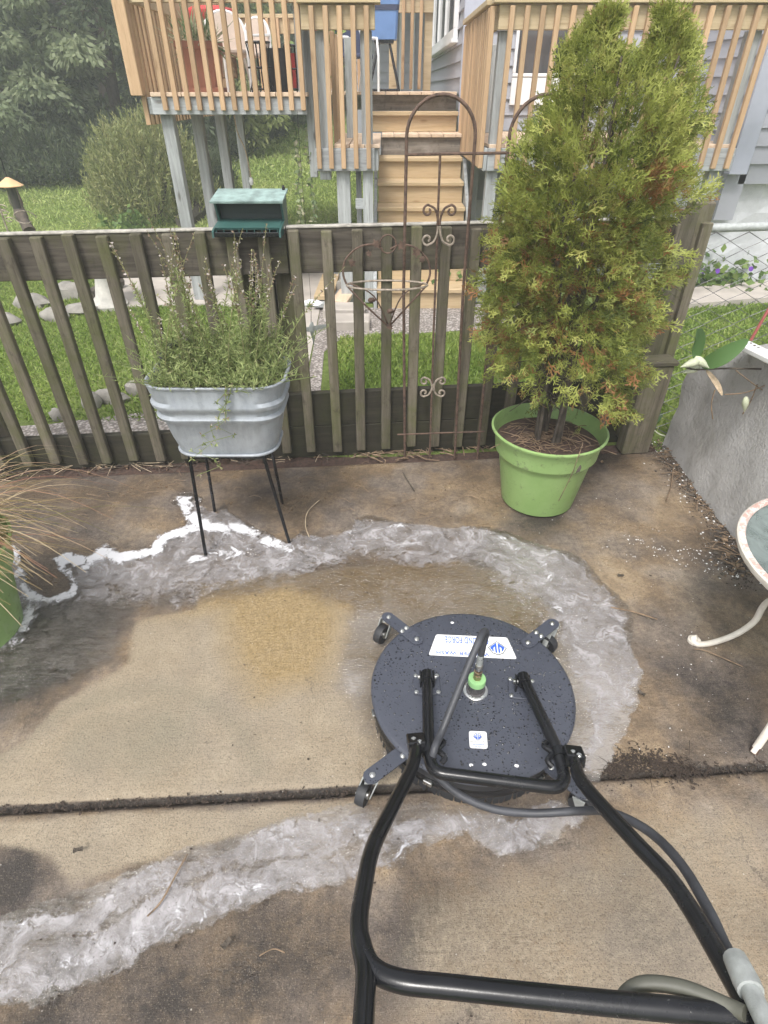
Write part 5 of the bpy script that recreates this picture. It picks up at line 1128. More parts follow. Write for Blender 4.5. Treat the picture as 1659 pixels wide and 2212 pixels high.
tag(place('ornamental_grass', grass_clump(), (0,0,0)), 'tan dry ornamental grass arching out of the pot at the left edge', 'grass plant')

# ------------------------------------------------------------------ TRELLIS, heart basket
TYP = 2.675
def gt(u, v): return gy(u, v, TYP)
tr = thing('garden_trellis', (.22, TYP, 0), 'rusty double arched iron trellis with scrolls leaning on the fence', 'trellis')
def arch(x0, x1, zs, xb0, xb1, zb0=-.0, lean=.02):
    r = (x1-x0)/2; cx_ = (x0+x1)/2; n = 18; h = 1.585-zs
    pts = [Vector((xb0, TYP-.01, zb0)), Vector((x0, TYP, zs*.6)), Vector((x0, TYP, zs))]+[Vector((cx_-r*math.cos(math.pi*k/n), TYP, zs+h*math.sin(math.pi*k/n))) for k in range(1, n)]+[Vector((x1, TYP, zs)), Vector((x1, TYP, zs*.6)), Vector((xb1, TYP-.01, zb0))]
    return MB().tube(pts, .0068, 8).build('arch', 'rust', tr, True)
arch(.088, .355, 1.45, .112, .378); arch(.487, .755, 1.45, .50, .77)
MB().tube([Vector((.088,TYP,1.392)), Vector((.49,TYP,1.398))], .0055, 7).build('cross_bar', 'rust', tr, True)
MB().tube([Vector((.07,TYP-.012,.150)), Vector((.30,TYP-.012,.160)), Vector((.52,TYP-.012,.168))], .0042, 6).build('cross_bar', 'rust', tr, True)
MB().tube([Vector((.222,TYP,1.392)), Vector((.232,TYP,.7)), Vector((.245,TYP-.005,.0))], .0052, 7).build('centre_rod', 'rust', tr, True)
def scroll(cx_, cz, sx, sz, s=1.0, mat='rust'):
    P = []
    for k in range(26):                              # stem that sweeps out and curls in
        a = k/25
        if a < .45: f = a/.45; P.append((.006+.055*f**1.6, .085*(1-f)*-1+0.0+.0*f))
    P = [(.004,-.055),(.008,-.02),(.022,.010),(.046,.022)]
    for k in range(15):
        th = math.pi*.5-k*.42; r = .024*(1-k/20); P.append((.050+r*math.cos(th), .0+r*math.sin(th)))
    pts = [Vector((cx_+x*sx*s, TYP-.006, cz+z*sz*s)) for x, z in P]
    MB().tube(cr(pts, 3), .0048, 6).build('scroll', mat, tr, True)
zc1, zc2, zc3 = gt(940, 462).z, gt(940, 510).z, gt(932, 835).z
for sx in (-1, 1):
    scroll(.230, zc1+.012, sx, 1, .95); scroll(.232, zc2-.012, sx, -1, .95, 'rustlight'); scroll(.242, zc3+.03, sx, 1, .85, 'rustlight'); scroll(.242, zc3-.03, sx, -1, .85, 'rustlight')
HY = 2.63
def gh_(u, v, y=HY): return gy(u, v, y)
hb = thing('heart_basket', gh_(835, 610), 'rusty wire heart shaped hanging basket frame with metal leaves on the fence pickets', 'basket')
for sx in (-1, 1):
    pts = [gh_(835+sx*u, v) for u, v in ((8,538),(32,528),(62,535),(88,560),(94,590),(86,615))]; MB().tube(cr(pts, 5), .0045, 6).build('heart_wire', 'rust', hb, True)
    pts = [gh_(835+sx*86, 617), gh_(836+sx*44, 662, HY-.03), gh_(840, 706)]; MB().tube(cr(pts, 5), .0042, 6).build('heart_wire', 'rust', hb, True)
    pts = [gh_(835+sx*80, 612, HY+.01), gh_(838+sx*30, 640, HY-.08), gh_(840, 706)]; MB().tube(cr(pts, 5), .0032, 5).build('rib_wire', 'rust', hb, True)
cR = gh_(836, 613); MB().tube([cR+Vector((math.cos(a)*.176, -.02-math.sin(a)*.075, 0)) for a in [2*math.pi*k/26 for k in range(26)]], .0045, 6, True).build('ring_wire', 'rustlight', hb, True)
cO = gh_(838, 527); MB().tube([cO+Vector((math.cos(a)*.034, 0, math.sin(a)*.036)) for a in [2*math.pi*k/18 for k in range(18)]], .0035, 5, True).build('top_loop', 'rust', hb, True)
def ivy(c, s, rz, k):
    poly = [(0,-.5),(.25,-.3),(.6,-.35),(.42,0),(.62,.35),(.22,.28),(0,.65),(-.22,.28),(-.62,.35),(-.42,0),(-.6,-.35),(-.25,-.3)]; Mx = Matrix.Rotation(rz, 3, 'Y')
    MB().prism(poly, -.04, .04, lambda p: c+Mx @ Vector((p.x*s, p.z*s+.15*abs(p.x)*s, p.y*s))).build('metal_leaf', 'rust', hb)
for k, (u, v, s, r_) in enumerate(((813,527,.032,.5),(868,530,.034,-.4),(760,568,.030,1.2),(900,545,.034,-1.0),(912,560,.026,-1.3),(842,706,.026,.2),(797,548,.022,.9))): ivy(gh_(u, v, HY-.012), s, r_, k)
for u, v in ((803,648),(843,672)): MB().rock(gh_(u, v, HY-.05), (.034,.02,.022), u).build('metal_bird', 'rust', hb, True)

# ------------------------------------------------------------------ GREEN FEEDER on its post
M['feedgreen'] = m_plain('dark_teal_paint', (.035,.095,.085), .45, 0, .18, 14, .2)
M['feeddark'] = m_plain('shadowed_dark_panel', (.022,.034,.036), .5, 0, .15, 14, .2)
M['feedroof'] = m_plain('streaked_teal_roof', (.24,.33,.31), .55, 0, .35, 26, .3)
fx0, fx1 = gy(472, 470, 2.72).x, gy(612, 470, 2.72).x; fcx = (fx0+fx1)/2; fy = 2.72
fd_ = thing('bird_feeder', (fcx, fy, 1.12), 'green metal bird feeder with a sloping lid set on top of the fence', 'bird feeder')
zF = gy(540, 508, 2.66).z
fz = lambda v, y: gy(543, v, y).z
zR0, zR1, zL1, zL0 = fz(431, 2.735), fz(404, 2.915), fz(471, 2.80), fz(487, 2.70)
prof_f = [(2.665,zF),(2.90,zF),(2.90,zR1-.008),(2.76,zR0-.004),(2.80,zL1),(2.695,zL0),(2.668,zF+.022)]
for x in (fx0-.004, fx1-.004): MB().prism(prof_f, x, x+.008, lambda p: Vector((p.z, p.x, p.y))).build('side_panel', 'feedgreen', fd_)
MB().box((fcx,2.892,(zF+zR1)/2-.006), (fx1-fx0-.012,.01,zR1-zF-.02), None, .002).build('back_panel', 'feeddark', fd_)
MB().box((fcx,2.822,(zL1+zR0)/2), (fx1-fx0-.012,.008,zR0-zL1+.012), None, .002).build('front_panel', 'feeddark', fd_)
mb = MB(); a0, a1 = fx0+.005, fx1-.005; mb.add([(a0,2.816,zL1+.004),(a1,2.816,zL1+.004),(a1,2.700,zL0+.001),(a0,2.700,zL0+.001),(a0,2.816,zL1-.002),(a1,2.816,zL1-.002),(a1,2.703,zL0-.007),(a0,2.703,zL0-.007)], [(0,3,2,1),(4,5,6,7),(0,1,5,4),(2,3,7,6),(0,4,7,3),(1,2,6,5)]); mb.build('ledge', 'feedgreen', fd_)
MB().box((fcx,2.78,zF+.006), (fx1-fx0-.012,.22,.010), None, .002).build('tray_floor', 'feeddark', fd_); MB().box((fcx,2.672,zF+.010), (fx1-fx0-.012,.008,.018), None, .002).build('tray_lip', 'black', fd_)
for k in range(9): MB().box((fx0+.012+(fx1-fx0-.024)*k/8,2.684,zF+.018), (.003,.004,.020)).build('tray_divider', 'feedgreen', fd_)
rt0 = MB(); rt0.add([(fx0-.012,2.735,zR0),(fx1+.012,2.735,zR0),(fx1+.012,2.915,zR1),(fx0-.012,2.915,zR1),(fx0-.012,2.737,zR0-.008),(fx1+.012,2.737,zR0-.008),(fx1+.012,2.917,zR1-.008),(fx0-.012,2.917,zR1-.008)], [(0,1,2,3),(7,6,5,4),(0,4,5,1),(1,5,6,2),(2,6,7,3),(3,7,4,0)]); rt0.build('lid', 'feedroof', fd_)
MB().rock((fx1-.004,2.90,zR1), (.014,.02,.03), 3).build('hinge_knob', 'black', fd_)
for x in (-.055, .03): MB().box((fcx+x,2.845,(zF-.003)/2), (.065,.07,zF-.006), None, .005).build('support_post', 'fence', fd_)

fd_.location.y -= .078; fd_.location.z += .004
# ------------------------------------------------------------------ CONCRETE BLOCK WALL at the right, plants before it
def m_rough():
    t = NT('rough_old_concrete'); w = t.world(); n = t.noise(w, 4, 6, .65); n2 = t.noise(w, 40, 6, .7); v = t.vor(w, 70)
    col = t.ramp(n, (.3, (.40,.39,.385)), (.55, (.49,.48,.475)), (.75, (.56,.55,.545))); col = t.mix(t.ramp(n2, (.56, 0.0), (.76, .6)), col, (.20,.185,.17)); col = t.mix(t.ramp(t.noise(t.world((2,2,.7)), 2.5, 6, .7), (.54, 0.0), (.68, .5)), col, (.24,.225,.20)); col = t.mix(t.ramp(v, (.03, .6), (.08, 0.0)), col, (.10,.09,.085))
    return t.done(t.bsdf(col, .85, 0, t.bump(t.math('ADD', n2, t.math('MULTIPLY', v, -.4)), .35, .012), .3))
M['rough'] = m_rough()
bx0 = 1.60; ysb = np.linspace(2.83, .75, 44); mb = MB(); cols = 14
def top_z(y): return float(np.interp(y, [.75,1.9,2.35,2.71,2.80,2.83], [1.05,.93,.745,.56,.49,.45]))
gv = []
for i, y in enumerate(ysb):
    for j in range(cols+1):
        f = j/cols; z = -.04+(top_z(y)+.04)*f; d = .05*(1-f)
        gv.append((bx0-.02-.03*(1-f)+.02*math.sin(y*5+z*7)*.5+random.uniform(-.006,.006)+(.018 if f > .93 else 0), y+(.012*math.sin(z*23)+random.uniform(-.006,.006) if i == 0 else 0), z))
mb.add(gv, [(i*(cols+1)+j, i*(cols+1)+j+1, (i+1)*(cols+1)+j+1, (i+1)*(cols+1)+j) for i in range(len(ysb)-1) for j in range(cols)])
tv = []
for i, y in enumerate(ysb):
    z = top_z(y); tv += [gv[i*(cols+1)+cols], (bx0+.16, y, z+.02+random.uniform(-.006,.006)), (bx0+.34, y, z+random.uniform(-.006,.006)), (bx0+.36, y, -.04)]
mb.add(tv, [(i*4+k, i*4+k+1, (i+1)*4+k+1, (i+1)*4+k) for i in range(len(ysb)-1) for k in range(3)])
mb.add([gv[j] for j in range(cols+1)]+[(bx0+.34, 2.83, top_z(2.83)), (bx0+.36, 2.83, -.04)], [tuple(range(cols+3))[::-1]])
tag(mb.build('concrete_wall', 'rough', None, True, origin=(bx0, 1.8, 0)), 'rough grey concrete wall with a sloping top at the right of the patio', 'wall')
p = gy(1640, 752, 2.36); pl = MB().bar(gy(1600, 742, 2.42), gy(1700, 790, 2.1), .075, .022, ch=.004).build('peeling_plank', 'white'); tag(pl, 'short white peeling painted plank lying on the concrete wall', 'plank')
for k in range(9): q = gy(1612+k*8, 742+k*5, 2.39-.025*k); MB().rock(q+Vector((0,0,.012)), (.012,.01,.004), k).build('paint_flake', 'log', pl)
# milkweed reaching in from the right
M['broad'] = m_leaf('broad_green_leaf', [(.10,.19,.06),(.22,.32,.12)], .45, .3)
M['pod'] = m_plain('pale_green_pod', (.50,.53,.38), .55, 0, .12, 30, .3)
MY = 2.30
mw = thing('milkweed', gy(1659, 797, MY), 'milkweed stem with a broad green leaf and pale pods reaching over the concrete wall', 'plant')
MB().tube(cr([gy(1720, 802, MY-.05), gy(1640, 797, MY), gy(1560, 796, MY), gy(1500, 798, MY), gy(1478, 790, MY)], 5), .0042, 6).build('stem', 'bark', mw, True)
def bleaf(pts, w, name='leaf', mat='broad', fold=.25, par=None):
    P = cr(pts, 6); n = len(P); V = []; Fs = []
    for i, q in enumerate(P):
        f = i/(n-1); t_ = (P[min(i+1,n-1)]-P[max(i-1,0)]).normalized(); s = t_.cross(Vector((.15,-.9,.45))).normalized(); nn = s.cross(t_); ww = w*math.sin(math.pi*min(1,.06+f*.94))**.8
        V += [q-s*ww+nn*ww*fold, q, q+s*ww+nn*ww*fold, q-s*ww+nn*ww*fold+nn*.0014, q+nn*.0014, q+s*ww+nn*ww*fold+nn*.0014]
    for i in range(n-1):
        b = i*6; c_ = b+6
        for k in (0, 1): Fs += [(b+k, c_+k, c_+k+1, b+k+1), (b+3+k, b+4+k, c_+4+k, c_+3+k)]
        Fs += [(b, b+3, c_+3, c_), (b+2, c_+2, c_+5, b+5)]
    return MB().add(V, Fs).build(name, mat, par, True)
bleaf([gy(1504, 775, MY), gy(1506, 735, MY-.02), gy(1505, 712, MY-.06)], .034, par=mw); bleaf([gy(1515, 790, MY), gy(1560, 768, MY-.03), gy(1618, 732, MY-.03)], .036, par=mw)
bleaf([gy(1525, 800, MY), gy(1546, 830, MY-.01), gy(1560, 855, MY-.02)], .013, 'withered_leaf', 'palelead', .6, mw)
def pod(a, b, w): 
    A, B = a, b; P = [A.lerp(B, k/8) for k in range(9)]; w *= 1.35; return MB().tube(P, [w*max(.08, math.sin(math.pi*(.08+.92*k/8)**.75)) for k in range(9)], 10).build('pod', 'pod', mw, True)
pod(gy(1512, 778, MY-.02), gy(1470, 793, MY-.03), .013); pod(gy(1500, 772, MY-.01), gy(1532, 795, MY-.03), .013); pod(gy(1512, 792, MY+.02), gy(1474, 806, MY), .012); pod(gy(1612, 858, MY-.1), gy(1608, 890, MY-.1), .010)
for pts in ([(1659,830),(1610,848),(1565,852)], [(1590,800),(1640,838),(1680,860)], [(1636,830),(1622,866),(1604,895)], [(1545,842),(1537,872),(1540,905)]): MB().tube(cr([gy(u, v, MY-.06) for u, v in pts], 4), .0026, 5).build('stem', 'twig', mw)
M['redstem'] = m_plain('red_stem', (.35,.10,.09), .5, 0, .15, 30, .1)
tag(MB().tube(cr([gy(1622, 735, 2.75), gy(1642, 700, 2.75), gy(1668, 655, 2.75)], 4), .007, 8).build('pokeweed_stem', 'redstem', None, True), 'thick red plant stalk leaning in at the right edge above the wall', 'stem')
lf = thing('fallen_plant', gz(1410, 940), 'broad green leaf with a white midrib lying on the soil beside the pot', 'plant')
bleaf([gz(1385, 925, .03), gz(1405, 908, .06), gz(1432, 895, .05)], .035, par=lf); MB().tube(cr([gz(1395, 905, .05), gz(1420, 935, .04), gz(1452, 945, .01)], 5), .0035, 6).build('stalk', 'pod', lf, True)

# ------------------------------------------------------------------ GLASS TABLE at the right edge
def m_tglass():
    t = NT('wet_table_glass'); w = t.world(); n = t.noise(w, 9, 5, .6, 1.5)
    tr_ = t.n('ShaderNodeBsdfTransparent'); tr_.inputs['Color'].default_value = (.55,.62,.60,1)
    df = t.bsdf((.32,.37,.36), .25, 0, t.bump(n, .3, .01), .8); mx = t.n('ShaderNodeMixShader'); t.l(t.ramp(n, (.35, .30), (.7, .62)), mx.inputs[0]); t.l(tr_.outputs[0], mx.inputs[1]); t.l(df, mx.inputs[2])
    return t.done(mx.outputs[0])
M['tglass'] = m_tglass(); M['cream'] = m_plain('cream_white_paint', (.66,.61,.54), .55, 0, .15, 25, .2)
def m_rustwhite():
    t = NT('rusting_white_paint'); w = t.world(); n = t.noise(w, 38, 6, .7); n2 = t.noise(w, 7, 4)
    m = t.ramp(t.math('ADD', n, t.math('MULTIPLY', n2, .25)), (.52, 0.0), (.66, .8)); col = t.mix(m, (.72,.66,.62), t.ramp(n, (.4, (.34,.15,.11)), (.7, (.55,.33,.27))))
    return t.done(t.bsdf(col, .6, 0, t.bump(n, .4, .003), .4))
M['rustwhite'] = m_rustwhite()
TC = Vector((1.41, 1.232, .5)); tb = thing('glass_table', (TC.x, TC.y, 0), 'round glass topped garden table with a rusty white metal frame at the right edge', 'table')
MB().lathe([(0,-.003),(.346,-.003),(.346,.003),(0,.003)], TC, 64).build('glass_top', 'tglass', tb, True)
MB().lathe([(.342,-.012),(.362,-.012),(.366,-.004),(.366,.008),(.362,.011)], TC, 64, cap=False).build('rim', 'cream', tb, True)
MB().lathe([(.362,.011),(.358,.013),(.346,.013),(.341,.006)], TC, 64, cap=False).build('rim_band', 'rustwhite', tb, True)
f1 = gz(1506, 1392); leg = [f1+Vector((-.004,.008,.026)), f1+Vector((-.016,.012,.016)), f1+Vector((-.004,-.006,.008)), gz(1540, 1388, .012), gz(1590, 1370, .05), gz(1630, 1342, .12), gz(1659, 1300, .22), Vector((TC.x-.12, TC.y+.06, .36)), Vector((TC.x-.22, TC.y+.13, .485))]
MB().tube(cr(leg, 6), .0105, 10).build('leg', 'cream', tb, True)
MB().lathe([(.0,0),(.022,0),(.022,.010),(.012,.016),(0,.016)], f1+Vector((-.008,.012,.002)), 14).build('foot_curl', 'cream', tb, True)
f2 = gz(1627, 1625); MB().tube(cr([f2+Vector((0,0,.004)), f2+Vector((.03,.025,.10)), f2+Vector((.09,.08,.26)), Vector((TC.x-.18, TC.y-.12, .485))], 6), .0115, 10).build('leg', 'cream', tb, True)
MB().tube([f2, f2+Vector((.009,.0075,.03))], .0125, 10).build('foot_cap', 'rust', tb, True)
MB().tube(cr([Vector((1.75,1.45,0)), Vector((1.68,1.40,.12)), Vector((1.6,1.33,.485))], 6), .0105, 8).build('leg', 'cream', tb, True)

# ------------------------------------------------------------------ CHAIN LINK FENCE at the right
cl = thing('chain_link_fence', (1.9, 2.95, 0), 'grey chain link fence with a top pipe beyond the concrete wall at the right', 'fence')
M['wire'] = m_plain('dull_galvanised_wire', (.15,.15,.15), .5, .5, .2, 50, .2)
def CY_(x): return 2.93+.05*(x-1.4)
zt0 = gy(1520, 492, 2.95).z
MB().tube([Vector((1.40, CY_(1.40), zt0)), Vector((3.2, CY_(3.2), zt0+.03))], .019, 12).build('top_pipe', 'greycap', cl, True)
MB().tube([Vector((3.1, CY_(3.1)+.03, -.1)), Vector((3.1, CY_(3.1)+.03, zt0+.08))], .025, 10).build('pipe_post', 'greycap', cl, True)
pit = .078
for k in range(22):
    x0 = 1.42+k*pit; pts = []
    n = int((zt0-.02)/(pit/2)); 
    for j in range(n+1):
        s = 1 if ((j+k) % 2) else -1; pts.append(Vector((x0+s*pit*.5, CY_(x0)-.020+.003*s*(1 if k % 2 else -1), zt0-.012-j*pit/2)))
    MB().tube(pts, .0028, 5).build('wire', 'wire', cl)

# ------------------------------------------------------------------ YARD beyond the fence
bb_ = gz(238, 662); bt = thing('birdbath', bb_, 'pale concrete birdbath on a flared pedestal seen between the fence pickets', 'birdbath')
MB().lathe([(0,0),(.16,0),(.165,.03),(.10,.10),(.065,.25),(.06,.38),(.085,.43),(0,.43)], bb_, 20).build('pedestal', 'birdbath', bt, True)
MB().lathe([(.08,.431),(.17,.46),(.20,.50),(.205,.56),(.19,.565),(.17,.52),(0,.495)], bb_, 24).build('basin', 'birdbath', bt, True)
MB().lathe([(0,.53),(.172,.53)], bb_, 20).build('bath_water', 'glass', bt)
lab = {}
for k, (u, v, w, d, h, lb) in enumerate(((70,662,.34,.22,.10,'flat grey stone in the lawn at the far left'),(150,642,.30,.2,.12,'pale boulder left of the birdbath on the lawn edge'),(120,690,.26,.18,.09,'low white stone edging the lawn left of the birdbath'),(20,700,.22,.16,.08,'small buff stone at the left edge of the lawn'),(175,676,.34,.16,.07,'long flat stone beside the concrete pad corner'),
        (200,878,.13,.10,.09,'reddish stone against the low fence board on the left'),(300,850,.16,.11,.08,'pale round stone left of the tub behind the pickets'),(355,862,.18,.1,.07,'grey stone right behind the tub corner'),(240,868,.24,.09,.08,'long rough stone behind the left pickets'),(128,905,.1,.08,.06,'small light pebble stone at the low left board'),
        (750,640,.20,.2,.18,'round pale boulder left of the stair foot'),(745,620,.26,.2,.1,'flat pale rock under the boulder by the stairs'))):
    p = gz(u, v); tag(MB().rock(p+Vector((0,0,h*.35)), (w,d,h*1.6), k*3+1).build('garden_stone', 'stone', None, True), lb, 'stone')
tag(MB().tube([gz(196,650)+Vector((0,0,.05)), gz(262,622)+Vector((0,0,.07))], [.05,.06], 9).build('log', 'log', None), 'dark rotting log lying on the lawn beside the birdbath', 'log')
tag(MB().tube([gz(395,492)+Vector((0,.0,.08)), gz(425,478)+Vector((0,0,.14)), gz(445,474)+Vector((0,0,.1))], [.10,.16,.12], 9).build('log', 'log', None), 'dark hollow log on the slope under the left deck bay', 'log')
for k, (a, b, h, w, mt, lb) in enumerate((((700,672),(738,575),.05,.19,'oldwood_h','grey weathered plank lying on the path edge under the new offcut'),((700,668),(716,618),.10,.17,'newwood_h','bright orange new lumber offcut lying on the path'),((733,672),(768,622),.07,.15,'newwood_y','pale new lumber offcut angled beside the orange one'))):
    A, B = gz(*a), gz(*b); A.z = B.z = h-.0; tag(MB().bar(A, B, w, .04, (0,0,1), .004).build('lumber', mt), lb, 'board')
for (u0, v0, u1, v1, lb) in ((700,680,790,668,'mossy grey concrete kerb block in front of the lumber'),(715,706,800,690,'speckled grey paving block nearer the pickets')):
    A, B = gz(u0, v0), gz(u1, v1); tag(MB().bar(Vector((A.x,A.y,.03)), Vector((B.x,A.y,.03)), .22, .10, (0,0,1), .008).build('paving_block', 'pathconc'), lb, 'paving block')
p = gz(575, 612); tbx = thing('black_planter', p, 'square black planter box on the concrete pad behind the feeder', 'planter'); MB().box(p+Vector((.02,.2,.16)), (.40,.36,.32), None, .015).build('box', 'black', tbx); MB().box(p+Vector((.02,.2,.325)), (.43,.39,.02), None, .006).build('rim', 'blackmatte', tbx)
# hanging ornament: white flower cap with a hummingbird below
oy = 3.35; oc = gy(672, 655, oy); orn = thing('hummingbird_chime', oc, 'white flower topped hanging chime with a grey hummingbird behind the pickets', 'ornament')
for k in range(7):
    a = 2*math.pi*k/7; MB().rock(oc+Vector((math.cos(a)*.035, math.sin(a)*.035, 0)), (.06,.05,.02), k).build('petal', 'white', orn, True)
MB().tube([oc, gy(672, 705, oy)], .002, 4).build('thread', 'black', orn); hbp = gy(674, 712, oy)
MB().rock(hbp, (.03,.03,.09), 4).build('bird_body', 'greycap', orn, True)
MB().prism([(0,-.01),(.11,.02),(.10,.035),(0,.02)], -.002, .002, lambda q: hbp+Vector((q.x, q.z, q.y))).build('wing', 'greycap', orn); MB().prism([(0,-.01),(-.11,-.02),(-.10,0),(0,.02)], -.002, .002, lambda q: hbp+Vector((q.x, q.z, q.y))).build('wing', 'greycap', orn)
MB().tube([hbp+Vector((0,0,-.03)), hbp+Vector((.005,0,-.09))], [.010,.002], 5).build('tail', 'greycap', orn); MB().tube([oc+Vector((0,0,.0)), oc+Vector((0,0,.9))], .0012, 4).build('hanging_thread', 'black', orn)
# copper topped feeder on a scrolled hook at the far left
p = gy(20, 398, 4.6); cf = thing('copper_feeder', p, 'copper cone topped hanging feeder at the far left above the fence', 'bird feeder')
MB().lathe([(.085,-.012),(.088,-.008),(.05,.018),(.012,.042),(0,.045)], p, 24).build('cone_roof', 'copper', cf, True); MB().lathe([(.028,-.15),(.03,-.02),(0,-.012)], p, 14).build('seed_tube', 'glass', cf, True); MB().tube([p+Vector((0,0,.04)), p+Vector((0,0,.16))], .002, 4).build('hanger', 'black', cf)
hk = thing('shepherd_hook', gy(8, 600, 4.7), 'pale scrolled iron garden hook beside the copper feeder at the far left', 'hook')
q0 = gy(6, 470, 4.7); q0.z = 0; MB().tube(cr([Vector((q0.x,4.7,-.05)), Vector((q0.x,4.7,1.5)), Vector((q0.x-.02,4.7,1.72)), Vector((q0.x+.07,4.68,1.80)), Vector((p.x,4.62,1.62))], 6), .006, 6).build('rod', 'rustlight', hk, True)
for k, (u, v, r) in enumerate(((4,448,.035),(10,460,.03),(20,474,.03),(52,470,.09))):
    c0 = gy(u, v, 4.7); MB().tube([c0+Vector((math.cos(a)*r*(1-k2*.025), 0, math.sin(a)*r*.55*(1-k2*.025))) for k2, a in enumerate([.5*j for j in range(12)])], .004, 5).build('scroll', 'rustlight', hk, True)
tkm = MB(); tag(MB().tube(cr([gy(64, 500, 5.4), gy(48, 470, 5.5), gy(36, 440, 5.6), gy(22, 400, 5.7)], 5), [.052,.05,.047,.044,.042]*3+[.04], 9).build('leaning_trunk', 'bark', None, True), 'grey brown leaning dead trunk behind the copper feeder', 'trunk')
M['morning'] = M['gleaf']
def leaf_heap(name, c, r, h, n, size, mat, label, cat, flowers=None):
    ac = Acc(); C0 = np.array(c)+np.stack([RNG.normal(0,r*.5,n), RNG.normal(0,r*.35,n), np.abs(RNG.normal(0,h*.5,n))], 1); ac.add(*leaf_quads(C0, rdir(n,.3), rdir(n,.8), RNG.uniform(.6,1.2,n)*size, size*.7, RNG.random(n)))
    o = thing(name, c, label, cat); place('foliage', ac.mesh('foliage', mat), (0,0,0), o)
    mb = MB()
    for k in range(7): a = k*.9; mb.tube([Vector(c), Vector(c)+Vector((math.cos(a)*r*.5, math.sin(a)*r*.3, h*.7))], .004, 4)
    mb.build('stems', 'gleaf', o)
    for k in range(flowers or 0): MB().lathe([(0,0),(.008,.006),(.022,.018),(.024,.020)], Vector(c)+Vector((random.uniform(-r*.6,r*.6), -r*.3, random.uniform(h*.3,h))), 10, Matrix.Rotation(R(70), 3, 'X')).build('flower', 'purple', o)
    return o
leaf_heap('morning_glory', gz(1000, 640), .3, .35, 500, .07, 'gleaf', 'leafy morning glory with purple flowers at the right of the stair foot', 'plant', 3)
leaf_heap('morning_glory', gz(1530, 612), .5, .22, 500, .08, 'gleaf', 'low morning glory vine with purple blooms along the white foundation', 'plant', 4)
leaf_heap('weed', gz(285, 500), .30, .24, 190, .10, 'gleaf', 'bright green broad leaved weed standing above the fence rail at left', 'plant')
flat('kerb', ccw(G([(1470,670),(1700,650),(1700,612),(1490,632)])), .05, 'pathconc', px=False, th=.09)

# lilies and grass tufts just behind the board
def strap(c, n, L, seed, label):
    ac = Acc()
    for k in range(n):
        a = random.uniform(0, 6.28); P = []; l = L*random.uniform(.6,1.1)
        for t in range(8): f = t/7; P.append((c[0]+random.uniform(-.002,.002)+math.cos(a)*l*.75*f, c[1]+math.sin(a)*l*.5*f, c[2]+l*(1.3*f-.95*f*f)))
        P = np.array(P); S = np.cross(np.gradient(P,axis=0), [0,0,1.]); S /= np.linalg.norm(S,axis=1,keepdims=True)+1e-9; w = .009*(1-np.linspace(0,1,8)[:,None]**2*.9)
        ac.add(np.stack([P-S*w,P+S*w],1).reshape(-1,3), np.array([(2*i,2*i+1,2*i+3,2*i+2) for i in range(7)]), np.full(16, random.random()))
    tag(place('daylily', ac.mesh('daylily', 'gleaf'), (0,0,0)), label, 'plant')
strap((.34, 3.15, 0), 22, .42, 1, 'strap leaved daylily clump behind the trellis'); strap((.72, 3.2, 0), 20, .42, 2, 'strap leaved daylily clump left of the arborvitae crown'); strap((-.30, 3.0, 0), 9, .3, 3, 'small strap leaved tuft beside the path end'); strap((.05, 3.25, 0), 14, .3, 4, 'strap leaved clump between the path and the trellis')
M['grass'] = m_leaf('lawn_grass', [(.11,.175,.03),(.19,.28,.05),(.28,.36,.085),(.40,.42,.16)], .55, .35)
M['grass_pale'] = m_leaf('lit_far_grass', [(.20,.28,.07),(.30,.38,.11),(.40,.46,.16),(.50,.50,.24)], .55, .35)  # brighter copy of the lawn grass, the far slope's light put into its colour
def turf(name, boxes, excl, mat='grass'):
    ac = Acc()
    for x0, x1, y0, y1, n, L, W in boxes:
        X = RNG.uniform(x0, x1, n); Y = RNG.uniform(y0, y1, n); keep = np.ones(n, bool)
        for e in excl: keep &= ~inpoly(X, Y, e)
        keep &= Y > 2.80+.095*X
        X, Y = X[keep], Y[keep]; n = len(X); Z = np.array([ground_z(x, y) for x, y in zip(X, Y)]); C0 = np.stack([X, Y, Z-.003], 1)
        D = rdir(n, .55); D[:,2] = np.abs(D[:,2])+.15; pat = fbm(X, Y, 2.5, 90)
        ac.add(*leaf_quads(C0, D, rdir(n,.3), RNG.uniform(.6,1.3,n)*L, W, np.clip(.15+.8*pat+RNG.normal(0,.2,n)-.15,0,1)))
    o = place(name, ac.mesh(name, mat), (0,0,0), kind='stuff'); return o
PAD = G([(180,667),(300,577),(470,540),(640,540),(760,556),(700,665),(640,668),(420,660)]); PATH = G([(600,672),(692,664),(648,880),(560,880)]); GRV = G([(650,900),(692,668),(1120,655),(1130,706),(740,730),(700,760),(688,900)])
turf('lawn_grass', [(-4.6,-.9,3.1,6.6,46000,.042,.010),(-.35,1.5,2.9,4.6,24000,.05,.010),(1.5,3.6,2.9,5.4,16000,.05,.012)], [PAD, PATH, GRV])
turf('lawn_grass', [(-9,2.5,6.6,12,30000,.07,.018),(-9,3,12,21,26000,.10,.03)], [PAD, PATH, GRV], 'grass_pale')

